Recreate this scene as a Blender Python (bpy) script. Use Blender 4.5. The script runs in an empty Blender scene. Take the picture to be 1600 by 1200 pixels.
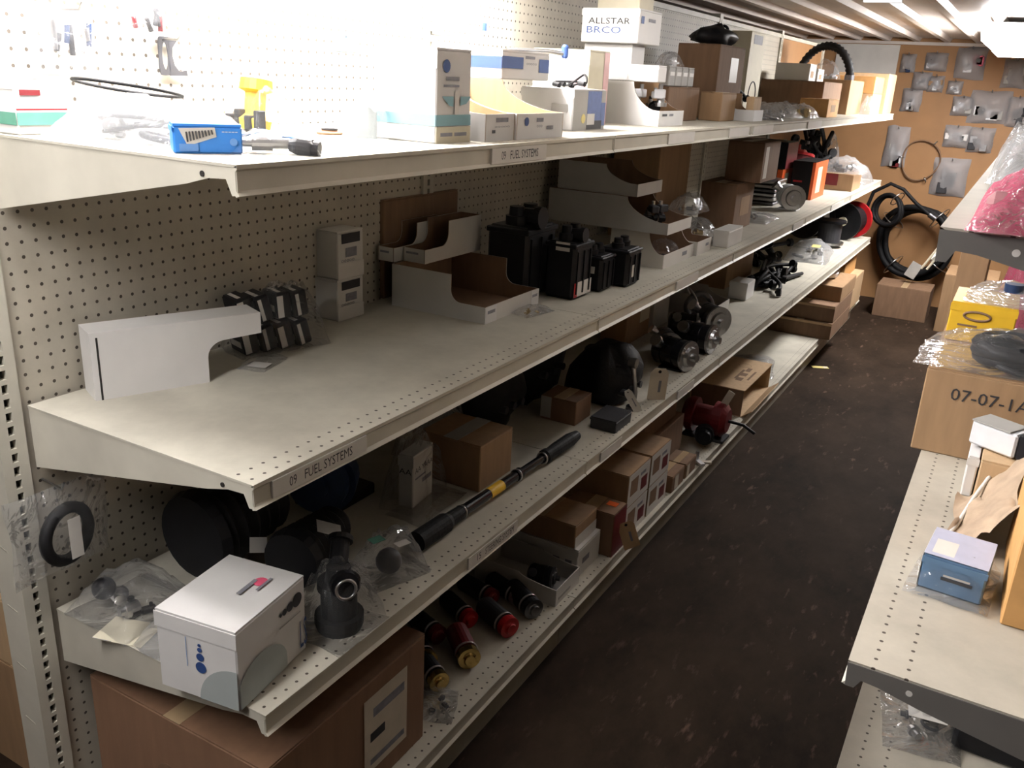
import bpy, bmesh, math, random
from mathutils import Vector, Matrix, noise as mnoise
S = bpy.context.scene
COL = S.collection
PI = math.pi
# ------------------------------------------------------------------ camera
CAM = Vector((1.4247, -0.8443, 1.6168)); YAW, PITCH, ROLL, FPX = -0.5045, -0.3391, 0.0534, 1372.65
_f = Vector((math.sin(YAW)*math.cos(PITCH), math.cos(YAW)*math.cos(PITCH), math.sin(PITCH)))
_r = _f.cross(Vector((0, 0, 1))).normalized(); _u = _r.cross(_f)
_R = math.cos(ROLL)*_r + math.sin(ROLL)*_u
_U = -math.sin(ROLL)*_r + math.cos(ROLL)*_u
cd = bpy.data.cameras.new('camera'); cam = bpy.data.objects.new('camera', cd); COL.objects.link(cam)
cam.matrix_world = Matrix(((_R.x, _U.x, -_f.x, CAM.x), (_R.y, _U.y, -_f.y, CAM.y), (_R.z, _U.z, -_f.z, CAM.z), (0, 0, 0, 1)))
cd.sensor_width = 36.0; cd.lens = FPX/1600*36; cd.clip_start = 0.05
S.camera = cam
# ------------------------------------------------------------------ world, exposure
W = bpy.data.worlds.new('world'); S.world = W; W.use_nodes = True
W.node_tree.nodes['Background'].inputs[0].default_value = (0.9, 0.92, 1.0, 1)
W.node_tree.nodes['Background'].inputs[1].default_value = 0.0
S.view_settings.view_transform = 'Standard'; S.view_settings.look = 'None'
S.view_settings.gamma = 1.0; S.view_settings.use_curve_mapping = False
S.view_settings.exposure = 0.0
S.cycles.use_denoising = True
S.cycles.max_bounces = 8; S.cycles.diffuse_bounces = 2; S.cycles.transparent_max_bounces = 24
S.cycles.sample_clamp_indirect = 6.0
S.cycles.caustics_reflective = False; S.cycles.caustics_refractive = False
TUBE_NEAR, TUBE_END, LENS_FAR, TUBE_AISLE = 200.0, 105.0, 74.0, 13.0

def ray(u, v):
    return _R*((u-800)/FPX) + _U*((600-v)/FPX) + _f
def P(u, v, x=None, y=None, z=None):
    d = ray(u, v)
    t = (x-CAM.x)/d.x if x is not None else (y-CAM.y)/d.y if y is not None else (z-CAM.z)/d.z
    return CAM + d*t
def proj(w):
    q = Vector(w)-CAM; k = FPX/q.dot(_f)
    return 800+q.dot(_R)*k, 600-q.dot(_U)*k
def height_at(base, v, lo=0.0, hi=1.6):
    for _ in range(40):
        m = (lo+hi)/2
        if proj((base[0], base[1], base[2]+m))[1] > v: lo = m
        else: hi = m
    return lo

# ------------------------------------------------------------------ materials
MATS = {}
def _new(name):
    m = bpy.data.materials.new(name); m.use_nodes = True
    nt = m.node_tree; return m, nt, nt.nodes['Principled BSDF']
def M(name, col=None, rough=0.6, metal=0.0, var=0.12, scale=30, bump=0.0, spec=0.5, stretch=None, emit=0):
    if name in MATS: return MATS[name]
    m, nt, b = _new(name); N, L = nt.nodes, nt.links
    c = tuple(col)
    b.inputs['Roughness'].default_value = rough; b.inputs['Metallic'].default_value = metal
    b.inputs['Specular IOR Level'].default_value = spec
    tc = N.new('ShaderNodeTexCoord'); mp = N.new('ShaderNodeMapping')
    if stretch: mp.inputs['Scale'].default_value = stretch
    L.new(tc.outputs['Object'], mp.inputs[0])
    nz = N.new('ShaderNodeTexNoise'); nz.inputs['Scale'].default_value = scale; nz.inputs['Detail'].default_value = 4
    L.new(mp.outputs[0], nz.inputs['Vector'])
    r = N.new('ShaderNodeMapRange'); r.inputs[1].default_value = .25; r.inputs[2].default_value = .75
    r.inputs[3].default_value = 1-var; r.inputs[4].default_value = 1+var*.6
    L.new(nz.outputs['Fac'], r.inputs[0])
    mx = N.new('ShaderNodeMix'); mx.data_type = 'RGBA'; mx.blend_type = 'MULTIPLY'; mx.inputs[0].default_value = 1
    mx.inputs[6].default_value = (*c, 1); L.new(r.outputs[0], mx.inputs[7])
    L.new(mx.outputs[2], b.inputs['Base Color'])
    if emit:
        b.inputs['Emission Color'].default_value = (*c, 1); b.inputs['Emission Strength'].default_value = emit
    if bump:
        bp = N.new('ShaderNodeBump'); bp.inputs['Strength'].default_value = bump; bp.inputs['Distance'].default_value = .01
        L.new(nz.outputs['Fac'], bp.inputs['Height']); L.new(bp.outputs[0], b.inputs['Normal'])
    MATS[name] = m
    return m
def holes_mat(name, col, ax, pitch, org, rad, rows=None, rough=.55, dirt=.22):
    """painted steel with punched round holes; ax = the two object axes of the pattern; rows limits the holes to given lines of the first axis"""
    m, nt, b = _new(name); N, L = nt.nodes, nt.links
    def math_(op, a, bb=None):
        n = N.new('ShaderNodeMath'); n.operation = op
        for i, s in enumerate((a, bb)):
            if s is None: continue
            if isinstance(s, (int, float)): n.inputs[i].default_value = s
            else: L.new(s, n.inputs[i])
        return n.outputs[0]
    tc = N.new('ShaderNodeTexCoord'); sp = N.new('ShaderNodeSeparateXYZ'); L.new(tc.outputs['Object'], sp.inputs[0])
    a, c2 = sp.outputs[ax[0]], sp.outputs[ax[1]]
    def cell(s, o):
        f = math_('FRACT', math_('ADD', math_('DIVIDE', math_('SUBTRACT', s, o), pitch), 1000.5))
        return math_('MULTIPLY', math_('SUBTRACT', f, .5), pitch)
    dy = cell(c2, org[1])
    if rows is None:
        dx = math_('ABSOLUTE', cell(a, org[0]))
    else:
        dx = math_('MINIMUM', math_('ABSOLUTE', math_('SUBTRACT', a, rows[0])), math_('ABSOLUTE', math_('SUBTRACT', a, rows[1])))
    d = math_('SQRT', math_('ADD', math_('MULTIPLY', dx, dx), math_('MULTIPLY', dy, dy)))
    hole = math_('LESS_THAN', d, rad)
    nz = N.new('ShaderNodeTexNoise'); nz.inputs['Scale'].default_value = 7; nz.inputs['Detail'].default_value = 8; nz.inputs['Roughness'].default_value = .65
    L.new(tc.outputs['Object'], nz.inputs['Vector'])
    r = N.new('ShaderNodeMapRange'); r.inputs[1].default_value = .3; r.inputs[2].default_value = .7
    r.inputs[3].default_value = 1-dirt; r.inputs[4].default_value = 1.05; L.new(nz.outputs['Fac'], r.inputs[0])
    mx = N.new('ShaderNodeMix'); mx.data_type = 'RGBA'; mx.blend_type = 'MULTIPLY'; mx.inputs[0].default_value = 1
    mx.inputs[6].default_value = (*col, 1); L.new(r.outputs[0], mx.inputs[7])
    m2 = N.new('ShaderNodeMix'); m2.data_type = 'RGBA'; L.new(hole, m2.inputs[0])
    L.new(mx.outputs[2], m2.inputs[6]); m2.inputs[7].default_value = (.065, .052, .040, 1)
    L.new(m2.outputs[2], b.inputs['Base Color']); b.inputs['Roughness'].default_value = rough
    MATS[name] = m
    return m
def clear_film(name, tint=(.92, .93, .95), body=.10, gloss=.5, rough=.10, scale=11):
    """thin wrinkled plastic: mostly see-through, a little milky, sharp highlights"""
    if name in MATS: return MATS[name]
    m = bpy.data.materials.new(name); m.use_nodes = True; nt = m.node_tree; N, L = nt.nodes, nt.links
    N.remove(N['Principled BSDF']); out = N['Material Output']
    tr = N.new('ShaderNodeBsdfTransparent'); df = N.new('ShaderNodeBsdfDiffuse'); tl = N.new('ShaderNodeBsdfTranslucent'); gl = N.new('ShaderNodeBsdfGlossy')
    tr.inputs[0].default_value = (.985, .985, .99, 1)
    df.inputs[0].default_value = (*tint, 1); tl.inputs[0].default_value = (*tint, 1); gl.inputs['Roughness'].default_value = rough; gl.inputs[0].default_value = (1, 1, 1, 1)
    tc = N.new('ShaderNodeTexCoord'); nz = N.new('ShaderNodeTexNoise'); nz.inputs['Scale'].default_value = scale; nz.inputs['Detail'].default_value = 3
    nz.inputs['Distortion'].default_value = 1.6
    L.new(tc.outputs['Object'], nz.inputs['Vector'])
    bp = N.new('ShaderNodeBump'); bp.inputs['Strength'].default_value = 1.0; bp.inputs['Distance'].default_value = .02
    L.new(nz.outputs['Fac'], bp.inputs['Height']); L.new(bp.outputs[0], gl.inputs['Normal'])
    fr = N.new('ShaderNodeFresnel'); fr.inputs['IOR'].default_value = 1.4; L.new(bp.outputs[0], fr.inputs['Normal'])
    s = N.new('ShaderNodeMixShader'); s.inputs[0].default_value = .5; L.new(df.outputs[0], s.inputs[1]); L.new(tl.outputs[0], s.inputs[2])
    a = N.new('ShaderNodeMixShader'); a.inputs[0].default_value = body; L.new(tr.outputs[0], a.inputs[1]); L.new(s.outputs[0], a.inputs[2])
    mt = N.new('ShaderNodeMath'); mt.operation = 'MULTIPLY'; mt.inputs[1].default_value = gloss; mt.use_clamp = True
    L.new(fr.outputs[0], mt.inputs[0])
    c = N.new('ShaderNodeMixShader'); L.new(mt.outputs[0], c.inputs[0]); L.new(a.outputs[0], c.inputs[1]); L.new(gl.outputs[0], c.inputs[2])
    L.new(c.outputs[0], out.inputs['Surface'])
    MATS[name] = m
    return m
INCH = .0254
BEIGE = (.60, .565, .475)
M('beige', BEIGE, .5, var=.14, scale=9)
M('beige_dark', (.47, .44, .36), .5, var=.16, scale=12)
holes_mat('pegboard', (.58, .53, .435), (1, 2), INCH, (0.0, 1.335), .0032)
D = .5424; YE = -.0129; SEC = 1.2192
holes_mat('shelf_top', BEIGE, (0, 1), INCH, (0, .029), .0029, rows=(D-.018, D-.046))
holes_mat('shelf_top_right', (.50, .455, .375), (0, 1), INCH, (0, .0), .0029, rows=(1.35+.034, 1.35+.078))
M('bracket_shaded', (.16, .15, .137), .5, var=.1, scale=12)  # shade on the right-hand end brackets is put into this darker colour
M('label_white', (.74, .71, .66), .45, var=.05)
M('ink', (.03, .03, .035), .6, var=.1)
M('ink_grey', (.25, .25, .28), .6, var=.3, scale=60)
M('ink_blue', (.03, .07, .22), .5, var=.1)
M('ink_sky', (.12, .28, .62), .5, var=.1)
M('white_card', (.78, .76, .74), .6, var=.05, scale=14)
M('white_card_b', (.70, .675, .63), .6, var=.08, scale=10)
M('grey_card', (.42, .405, .38), .65, var=.1, scale=12)
M('kraft', (.38, .235, .125), .75, var=.14, scale=45, stretch=(1, 1, .15))
M('kraft_brown', (.26, .145, .085), .75, var=.14, scale=45, stretch=(1, 1, .15))
M('kraft_light', (.60, .41, .235), .75, var=.12, scale=45, stretch=(1, 1, .15))
M('kraft_dark', (.23, .135, .078), .8, var=.16, scale=45, stretch=(1, 1, .15))
M('tape', (.50, .36, .21), .28, var=.08)
M('black', (.011, .011, .013), .45, var=.25, spec=.2)
M('black_gloss', (.010, .010, .013), .16, var=.2)
M('black_rubber', (.010, .010, .011), .6, var=.3, scale=60, bump=.15, spec=.2)
M('dark_grey', (.045, .045, .05), .45, var=.2, spec=.25)
M('navy', (.012, .030, .085), .4, var=.2)
M('steel', (.52, .52, .53), .28, metal=1, var=.15)
M('steel_dark', (.16, .16, .17), .35, metal=1, var=.25)
M('brass', (.62, .45, .17), .22, metal=1, var=.15)
M('red', (.45, .012, .016), .35, var=.15)
M('red_dark', (.16, .010, .014), .45, var=.2)
M('orange', (.85, .14, .03), .45, var=.1)
M('orange_kraft', (.66, .36, .13), .7, var=.12)
M('yellow', (.86, .52, .03), .5, var=.08)
M('yellow_pale', (.80, .68, .25), .5, var=.12)
M('pink', (.80, .12, .22), .4, var=.15)
M('blue_carton', (.035, .22, .68), .45, var=.05)
M('blue_box', (.13, .24, .40), .4, var=.08)
M('green', (.10, .30, .22), .5)
M('lavender', (.50, .52, .66), .4, var=.1)
M('tag_paper', (.70, .62, .50), .65, var=.08)
M('sage_print', (.42, .46, .45), .6, var=.04)
M('teal_print', (.22, .40, .45), .5, var=.05)
M('cream_print', (.74, .68, .52), .6, var=.05)
M('cutout_dark', (.02, .018, .016), .8)
M('white_plastic', (.80, .80, .82), .35, var=.05)
M('hole_dark', (.012, .010, .008), .9)
clear_film('film')
clear_film('film_hazy', body=.22)
clear_film('film_thin', body=.05, gloss=.4)
clear_film('film_pink', tint=(.95, .18, .32), body=.55, gloss=.9, scale=85)
clear_film('film_wall', tint=(.95, .93, .95), body=.45, gloss=1.0, rough=.2, scale=22)
M('photo_blue', (.11, .16, .36), .5, var=.35, scale=40)
M('pink_pale', (.86, .55, .54), .5)
clear_film('film_pinkpale', tint=(.95, .62, .62), body=.6, gloss=.5)

# ------------------------------------------------------------------ mesh builder
_txt = {}
def text_geo(s):
    if s in _txt: return _txt[s]
    cu = bpy.data.curves.new('t', 'FONT'); cu.body = s; cu.size = 1.0; cu.resolution_u = 2
    ob = bpy.data.objects.new('t', cu); COL.objects.link(ob)
    dg = bpy.context.evaluated_depsgraph_get(); me = bpy.data.meshes.new_from_object(ob.evaluated_get(dg))
    vs = [v.co.copy() for v in me.vertices]; fs = [tuple(f.vertices) for f in me.polygons]
    bpy.data.objects.remove(ob); bpy.data.curves.remove(cu); bpy.data.meshes.remove(me)
    w = max(v.x for v in vs)-min(v.x for v in vs); x0 = min(v.x for v in vs)
    h = max(v.y for v in vs)
    vs = [Vector(((v.x-x0)/w, v.y/h, 0)) for v in vs]
    _txt[s] = (vs, fs); return _txt[s]
class MB:
    def __init__(self): self.v = []; self.f = []; self.m = []; self.mats = []; self.smooth = []
    def mi(self, name):
        m = MATS[name] if isinstance(name, str) else name
        if m not in self.mats: self.mats.append(m)
        return self.mats.index(m)
    def add(self, vs, fs, mat, T=None, smooth=False):
        o = len(self.v); k = self.mi(mat)
        self.v += [tuple(T @ Vector(v)) if T is not None else tuple(v) for v in vs]
        for f in fs: self.f.append(tuple(i+o for i in f)); self.m.append(k); self.smooth.append(smooth)
        return self
    def box(self, x0, x1, y0, y1, z0, z1, mat, T=None, bev=0):
        if bev:
            b = min(bev, (x1-x0)*.45, (y1-y0)*.45, (z1-z0)*.45)
            bm = bmesh.new(); bmesh.ops.create_cube(bm, size=1)
            for v in bm.verts:
                v.co = Vector(((x0+x1)/2+v.co.x*(x1-x0), (y0+y1)/2+v.co.y*(y1-y0), (z0+z1)/2+v.co.z*(z1-z0)))
            bmesh.ops.bevel(bm, geom=bm.edges[:], offset=b, segments=1, affect='EDGES')
            bm.verts.index_update()
            self.add([v.co.copy() for v in bm.verts], [[v.index for v in f.verts] for f in bm.faces], mat, T); bm.free(); return self
        vs = [(x, y, z) for z in (z0, z1) for y in (y0, y1) for x in (x0, x1)]
        return self.add(vs, [(0, 2, 3, 1), (4, 5, 7, 6), (0, 1, 5, 4), (2, 6, 7, 3), (0, 4, 6, 2), (1, 3, 7, 5)], mat, T)
    def prism(self, poly, a, b, mat, plane='xz', T=None):
        """poly extruded along the axis left out of `plane` from a to b"""
        n = len(poly)
        def mk(p, t): return {'xz': (p[0], t, p[1]), 'yz': (t, p[0], p[1]), 'xy': (p[0], p[1], t)}[plane]
        vs = [mk(p, a) for p in poly]+[mk(p, b) for p in poly]
        fs = [tuple(range(n)), tuple(range(2*n-1, n-1, -1))]+[(i, i+n, (i+1) % n+n, (i+1) % n) for i in range(n)]
        return self.add(vs, fs, mat, T)
    def tube(self, pts, r, mat, seg=8, T=None, caps=True, smooth=True):
        pts = [Vector(p) for p in pts]; n = len(pts); rr = r if isinstance(r, (list, tuple)) else [r]*n
        vs = []; up = None
        for i, p in enumerate(pts):
            t = (pts[min(i+1, n-1)]-pts[max(i-1, 0)])
            t = t.normalized() if t.length > 1e-9 else Vector((0, 0, 1))
            if up is None: up = t.orthogonal().normalized()
            else:
                up = up-t*up.dot(t); up = up.normalized() if up.length > 1e-6 else t.orthogonal().normalized()
            s = t.cross(up)
            for k in range(seg):
                a = 2*PI*k/seg; vs.append(p+(up*math.cos(a)+s*math.sin(a))*rr[i])
        fs = [(i*seg+k, i*seg+(k+1) % seg, (i+1)*seg+(k+1) % seg, (i+1)*seg+k) for i in range(n-1) for k in range(seg)]
        self.add(vs, fs, mat, T, smooth)
        if caps: self.add(vs[:seg], [tuple(range(seg-1, -1, -1))], mat, T); self.add(vs[-seg:], [tuple(range(seg))], mat, T)
        return self
    def cyl(self, a, b, r, mat, r2=None, seg=16, T=None):
        return self.tube([a, b], [r, r if r2 is None else r2], mat, seg, T)
    def lathe(self, a, axis, prof, mat, seg=20, T=None):
        """prof: (distance along axis, radius) pairs"""
        ax = Vector(axis).normalized()
        # sharp steps: flat segments
        pts = [Vector(a)+ax*p[0] for p in prof]; rr = [max(p[1], 1e-4) for p in prof]
        up = ax.orthogonal().normalized(); s = ax.cross(up); vs = []
        for p, r in zip(pts, rr):
            for k in range(seg): vs.append(p+(up*math.cos(2*PI*k/seg)+s*math.sin(2*PI*k/seg))*r)
        n = len(pts)
        fs = [(i*seg+k, i*seg+(k+1) % seg, (i+1)*seg+(k+1) % seg, (i+1)*seg+k) for i in range(n-1) for k in range(seg)]
        fs += [tuple(range(seg-1, -1, -1)), tuple(range((n-1)*seg, n*seg))]
        return self.add(vs, fs, mat, T)
    def disc(self, c, nrm, r, mat, seg=18, T=None, t=.0006):
        n = Vector(nrm).normalized(); return self.cyl(Vector(c), Vector(c)+n*t, r, mat, seg=seg, T=T)
    def ring(self, c, nrm, R, r, mat, seg=28, T=None, arc=1.0, start=0.0, squash=1.0):
        n = Vector(nrm).normalized(); up = n.orthogonal().normalized()
        if abs(n.z) < .9: up = (Vector((0, 0, 1))-n*n.z).normalized()
        s = n.cross(up); k = int(seg*arc)+1
        pts = [Vector(c)+(up*math.cos(start+2*PI*arc*i/(k-1))+s*squash*math.sin(start+2*PI*arc*i/(k-1)))*R for i in range(k)]
        return self.tube(pts, r, mat, 8, T, caps=arc < 1)
    def text(self, s, org, right, up, w, h, mat, T=None):
        vs, fs = text_geo(s); o = Vector(org); r = Vector(right).normalized()*w; u = Vector(up).normalized()*h
        return self.add([o+r*v.x+u*v.y for v in vs], fs, mat, T)
    def quad(self, a, b, c, d, mat, T=None): return self.add([a, b, c, d], [(0, 1, 2, 3)], mat, T)
    def sphere(self, c, r, mat, seg=14, T=None, sc=(1, 1, 1)):
        vs = []; fs = []; rings = seg//2
        for i in range(rings+1):
            th = PI*i/rings
            for k in range(seg):
                ph = 2*PI*k/seg; vs.append((c[0]+r*sc[0]*math.sin(th)*math.cos(ph), c[1]+r*sc[1]*math.sin(th)*math.sin(ph), c[2]+r*sc[2]*math.cos(th)))
        for i in range(rings):
            for k in range(seg): fs.append((i*seg+k, (i+1)*seg+k, (i+1)*seg+(k+1) % seg, i*seg+(k+1) % seg))
        return self.add(vs, fs, mat, T, True)
    def build(self, name, parent=None, kind=None):
        me = bpy.data.meshes.new(name); me.from_pydata([tuple(v) for v in self.v], [], self.f)
        for m in self.mats: me.materials.append(m)
        me.polygons.foreach_set('material_index', self.m); me.polygons.foreach_set('use_smooth', self.smooth); me.update()
        o = bpy.data.objects.new(name, me); COL.objects.link(o)
        if parent is not None: o.parent = parent
        if kind: o['kind'] = kind
        return o
def tag(o, label, cat, group=None, kind=None):
    o['label'] = label; o['category'] = cat
    if group: o['group'] = group
    if kind: o['kind'] = kind
    return o
def thing(name, label, cat, loc=(0, 0, 0), rz=0.0, group=None, rot=None):
    o = bpy.data.objects.new(name, None); COL.objects.link(o); o.empty_display_size = .05
    o.location = loc; o.rotation_euler = rot if rot else (0, 0, rz)
    return tag(o, label, cat, group)
def struct(name, mb):
    o = mb.build(name); o['kind'] = 'structure'; return o
# ------------------------------------------------------------------ room
CEIL = 2.03; FARY = 6.95
m, nt, b = _new('floor_mat'); MATS['floor_mat'] = m; N, L = nt.nodes, nt.links
tc = N.new('ShaderNodeTexCoord'); mp = N.new('ShaderNodeMapping'); mp.inputs['Scale'].default_value = (1.0, .55, 1); mp.inputs['Rotation'].default_value = (0, 0, .5)
L.new(tc.outputs['Object'], mp.inputs[0])
n1 = N.new('ShaderNodeTexNoise'); n1.inputs['Scale'].default_value = 3.2; n1.inputs['Detail'].default_value = 9; n1.inputs['Roughness'].default_value = .7; L.new(mp.outputs[0], n1.inputs['Vector'])
r1 = N.new('ShaderNodeValToRGB'); e = r1.color_ramp.elements; e[0].position = .32; e[0].color = (.0135, .0085, .0055, 1); e[1].position = .72; e[1].color = (.048, .031, .0205, 1); L.new(n1.outputs['Fac'], r1.inputs[0])
mp2 = N.new('ShaderNodeMapping'); mp2.inputs['Scale'].default_value = (2.6, .8, 1); mp2.inputs['Rotation'].default_value = (0, 0, -.75); L.new(tc.outputs['Object'], mp2.inputs[0])
n3 = N.new('ShaderNodeTexNoise'); n3.inputs['Scale'].default_value = 11; n3.inputs['Detail'].default_value = 6; n3.inputs['Roughness'].default_value = .6; L.new(mp2.outputs[0], n3.inputs['Vector'])
g2 = N.new('ShaderNodeMapRange'); g2.inputs[1].default_value = .59; g2.inputs[2].default_value = .72; g2.inputs[4].default_value = .85; L.new(n3.outputs['Fac'], g2.inputs[0])
n4 = N.new('ShaderNodeTexNoise'); n4.inputs['Scale'].default_value = 2.3; n4.inputs['Detail'].default_value = 2; L.new(mp.outputs[0], n4.inputs['Vector'])
g3 = N.new('ShaderNodeMapRange'); g3.inputs[1].default_value = .38; g3.inputs[2].default_value = .62; L.new(n4.outputs['Fac'], g3.inputs[0])
g4 = N.new('ShaderNodeMath'); g4.operation = 'MULTIPLY'; L.new(g2.outputs[0], g4.inputs[0]); L.new(g3.outputs[0], g4.inputs[1])
mx = N.new('ShaderNodeMix'); mx.data_type = 'RGBA'; L.new(g4.outputs[0], mx.inputs[0]); L.new(r1.outputs[0], mx.inputs[6]); mx.inputs[7].default_value = (.17, .105, .078, 1)
L.new(mx.outputs[2], b.inputs['Base Color']); b.inputs['Roughness'].default_value = .72; b.inputs['Specular IOR Level'].default_value = .08
bp = N.new('ShaderNodeBump'); bp.inputs['Strength'].default_value = .25; bp.inputs['Distance'].default_value = .01; L.new(n1.outputs['Fac'], bp.inputs['Height']); L.new(bp.outputs[0], b.inputs['Normal'])
M('ceiling_mat', (.74, .66, .60), .42, var=.15, scale=4)
M('hardboard', (.38, .20, .085), .6, var=.12, scale=6)
M('hardboard_dark', (.20, .115, .06), .65, var=.15, scale=8)
M('wall_mat', (.15, .125, .105), .7, var=.1, scale=4)
XL, XR, YN = -2.0, 3.1, -3.6
struct('floor', MB().box(XL, XR, YN, FARY+.1, -.1, 0, 'floor_mat'))
# corrugated metal ceiling, ridges along the aisle
poly = [(XL, CEIL+.08)]; x = XL; pitch = .213; off = .075
k = math.floor((XL-off)/pitch)
pr = []
while off+k*pitch < XR:
    c = off+k*pitch
    pr += [(c-.032, CEIL), (c-.018, CEIL-.026), (c+.018, CEIL-.026), (c+.032, CEIL)]
    k += 1
pr = [p for p in pr if XL < p[0] < XR]
cm = MB(); line = [(XL, CEIL)]+pr+[(XR, CEIL)]
for a, c in zip(line, line[1:]):
    cm.add([(a[0], YN, a[1]), (c[0], YN, c[1]), (c[0], FARY+.1, c[1]), (a[0], FARY+.1, a[1])], [(0, 1, 2, 3)], 'ceiling_mat')
cm.box(XL, XR, YN, FARY+.1, CEIL+.03, CEIL+.08, 'ceiling_mat')
struct('ceiling', cm)
struct('wall_far', MB().box(XL, XR, FARY, FARY+.1, 0, CEIL+.03, 'hardboard'))
struct('wall_left', MB().box(XL-.1, XL, YN, FARY+.1, 0, CEIL+.03, 'wall_mat'))
struct('wall_right', MB().box(XR, XR+.1, YN, FARY+.1, 0, CEIL+.03, 'wall_mat'))
struct('wall_near', MB().box(XL, XR, YN-.1, YN, 0, CEIL+.03, 'wall_mat'))
struct('trim_1', MB().box(XL, XR, FARY-.02, FARY, CEIL-.05, CEIL-.028, 'ceiling_mat'))
# white panel mounted on the far wall, behind the end of the long shelving
pa = P(1310, 66, y=FARY-.012); pb = P(1408, 66, y=FARY-.012)
tag(MB().box(pa.x, pb.x, FARY-.012, FARY, 1.68, CEIL-.055, 'white_card_b').build('white_wall_panel'), 'off-white board fixed to the brown far wall behind the tyre-like black hose', 'panel')

# ------------------------------------------------------------------ fluorescent fixtures
def tube_mat(name, strength):
    m = bpy.data.materials.new(name); m.use_nodes = True; nt = m.node_tree; N = nt.nodes
    N.remove(N['Principled BSDF']); e = N.new('ShaderNodeEmission'); e.inputs[0].default_value = (1.0, .975, .965, 1); e.inputs[1].default_value = strength
    nt.links.new(e.outputs[0], N['Material Output'].inputs['Surface']); MATS[name] = m
M('fixture_white', (.8, .8, .8), .4)
def fixture(x, y0, y1, strength, label, z=CEIL-.06, axis='y'):
    t = thing('fluorescent_fixture', label, 'ceiling light', (x, (y0+y1)/2, z))
    h = (y1-y0)/2; nm = 'tube_glow_%g' % strength
    if nm not in MATS: tube_mat(nm, strength)
    T = Matrix.Rotation(PI/2, 4, 'Z') if axis == 'x' else None
    MB().prism([(-.03, .0), (-.03, -.03), (.03, -.03), (.03, .0)], -h, h, 'fixture_white', T=T).build('housing', t)
    for s in (-.35, .35):
        MB().cyl((0, s, 0), (0, s, .055), .006, 'fixture_white', T=T).build('hanger', t)
    for s in (-.035, .035):
        MB().cyl((s, -h+.03, -.050), (s, h-.03, -.050), .013, nm, T=T).build('tube', t)
    for s in (-1, 1):
        MB().box(-.06, .06, s*h-.012, s*h+.012, -.07, -.001, 'fixture_white', T=T).build('lamp_holder', t)
    return t
fixture(.16, -.20, .94, TUBE_NEAR, 'fluorescent ceiling light over the near end of the long shelving')
fixture(.16, .97, 1.47, TUBE_NEAR, 'second fluorescent ceiling light in line over the white carton stack')
fixture(.42, -1.48, -.38, TUBE_END, 'fluorescent ceiling light beyond the near end of the long shelving')
tube_mat('lens_glow', LENS_FAR)
t = thing('wraparound_fixture', 'glaring wraparound ceiling light above the far end of the aisle', 'ceiling light', (1.20, 5.35, CEIL-.03))
MB().box(-.12, .12, -.6, .6, -.03, 0, 'fixture_white').build('housing', t)
MB().prism([(-.13, -.03), (-.12, -.09), (-.08, -.12), (.08, -.12), (.12, -.09), (.13, -.03)], -.59, .59, 'lens_glow').build('lens', t)
for s in (-1, 1): MB().prism([(-.135, -.0), (-.135, -.03), (-.124, -.092), (-.082, -.124), (.082, -.124), (.124, -.092), (.135, -.03), (.135, 0)], s*.595-.005, s*.595+.005, 'lens_glow' if s < 0 else 'fixture_white').build('end_cap', t)
fixture(.90, 1.30, 2.50, TUBE_AISLE, 'dim fluorescent ceiling light over the middle of the aisle')

# ------------------------------------------------------------------ long shelving run on the left
ZT, Z2, Z3, ZB = 1.488, 1.030, .617, .18
gon = thing('gondola_shelving', 'long beige steel gondola shelving run with pegboard back and four levels', 'shelving')
def upright(y, parent, top=1.94, xs=1, xf=0.0):
    """slotted steel post: front face with real slots, side with pressed dimples"""
    b = MB(); x1 = xf+.002; w = .024; n = int((top-.12)/INCH)
    b.box(x1-.072*xs if xs > 0 else x1, x1-.012 if xs > 0 else x1+.06, y-w, y+w, 0, top, 'beige')
    if xs > 0:
        xa, xb = x1-.012, x1
    else: xa, xb = x1-.012, x1
    sw = .0055
    b.box(xa, xb, y-w, y-sw, 0, top, 'beige'); b.box(xa, xb, y+sw, y+w, 0, top, 'beige')
    b.box(xa, xb, y-sw, y+sw, 0, .12, 'beige')
    for i in range(n):
        z = .12+i*INCH
        b.box(xa, xb, y-sw, y+sw, z+.0165, z+INCH, 'beige')
    b.box(xa, xb, y-sw, y+sw, .12+n*INCH, top, 'beige')
    b.box(xa-.0015, xa+.001, y-sw, y+sw, .12, .12+n*INCH, 'hole_dark')
    o = b.build('upright', parent)
    return o
YU = -.0445
for k in range(6):
    o = upright(YU+k*SEC+(0.0 if k == 0 else .02), gon)
    if k == 0:
        for i in range(12):
            z = .25+i*.127
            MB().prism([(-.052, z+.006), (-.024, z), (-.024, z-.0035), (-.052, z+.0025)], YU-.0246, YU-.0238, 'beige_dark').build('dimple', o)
for k in range(5):
    y0, y1 = YE+k*SEC-.008, YE+(k+1)*SEC-.05+.045
    top = 1.90
    MB().box(-.016, -.008, y0, y1, .10, top, 'pegboard' if k < 4 else 'hardboard').build('pegboard_panel', gon)
    MB().box(-.020, .000, y0, y1, top, top+.02, 'beige').build('top_rail', gon)
def bracket_poly(z, back=.118, d=D):
    return [(.004, z-.004), (d-.002, z-.004), (d-.001, z-.040), (d-.012, z-.041), (d-.022, z-.020), (d-.055, z-.022), (d-.10, z-.034), (.004, z-back)]
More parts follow.
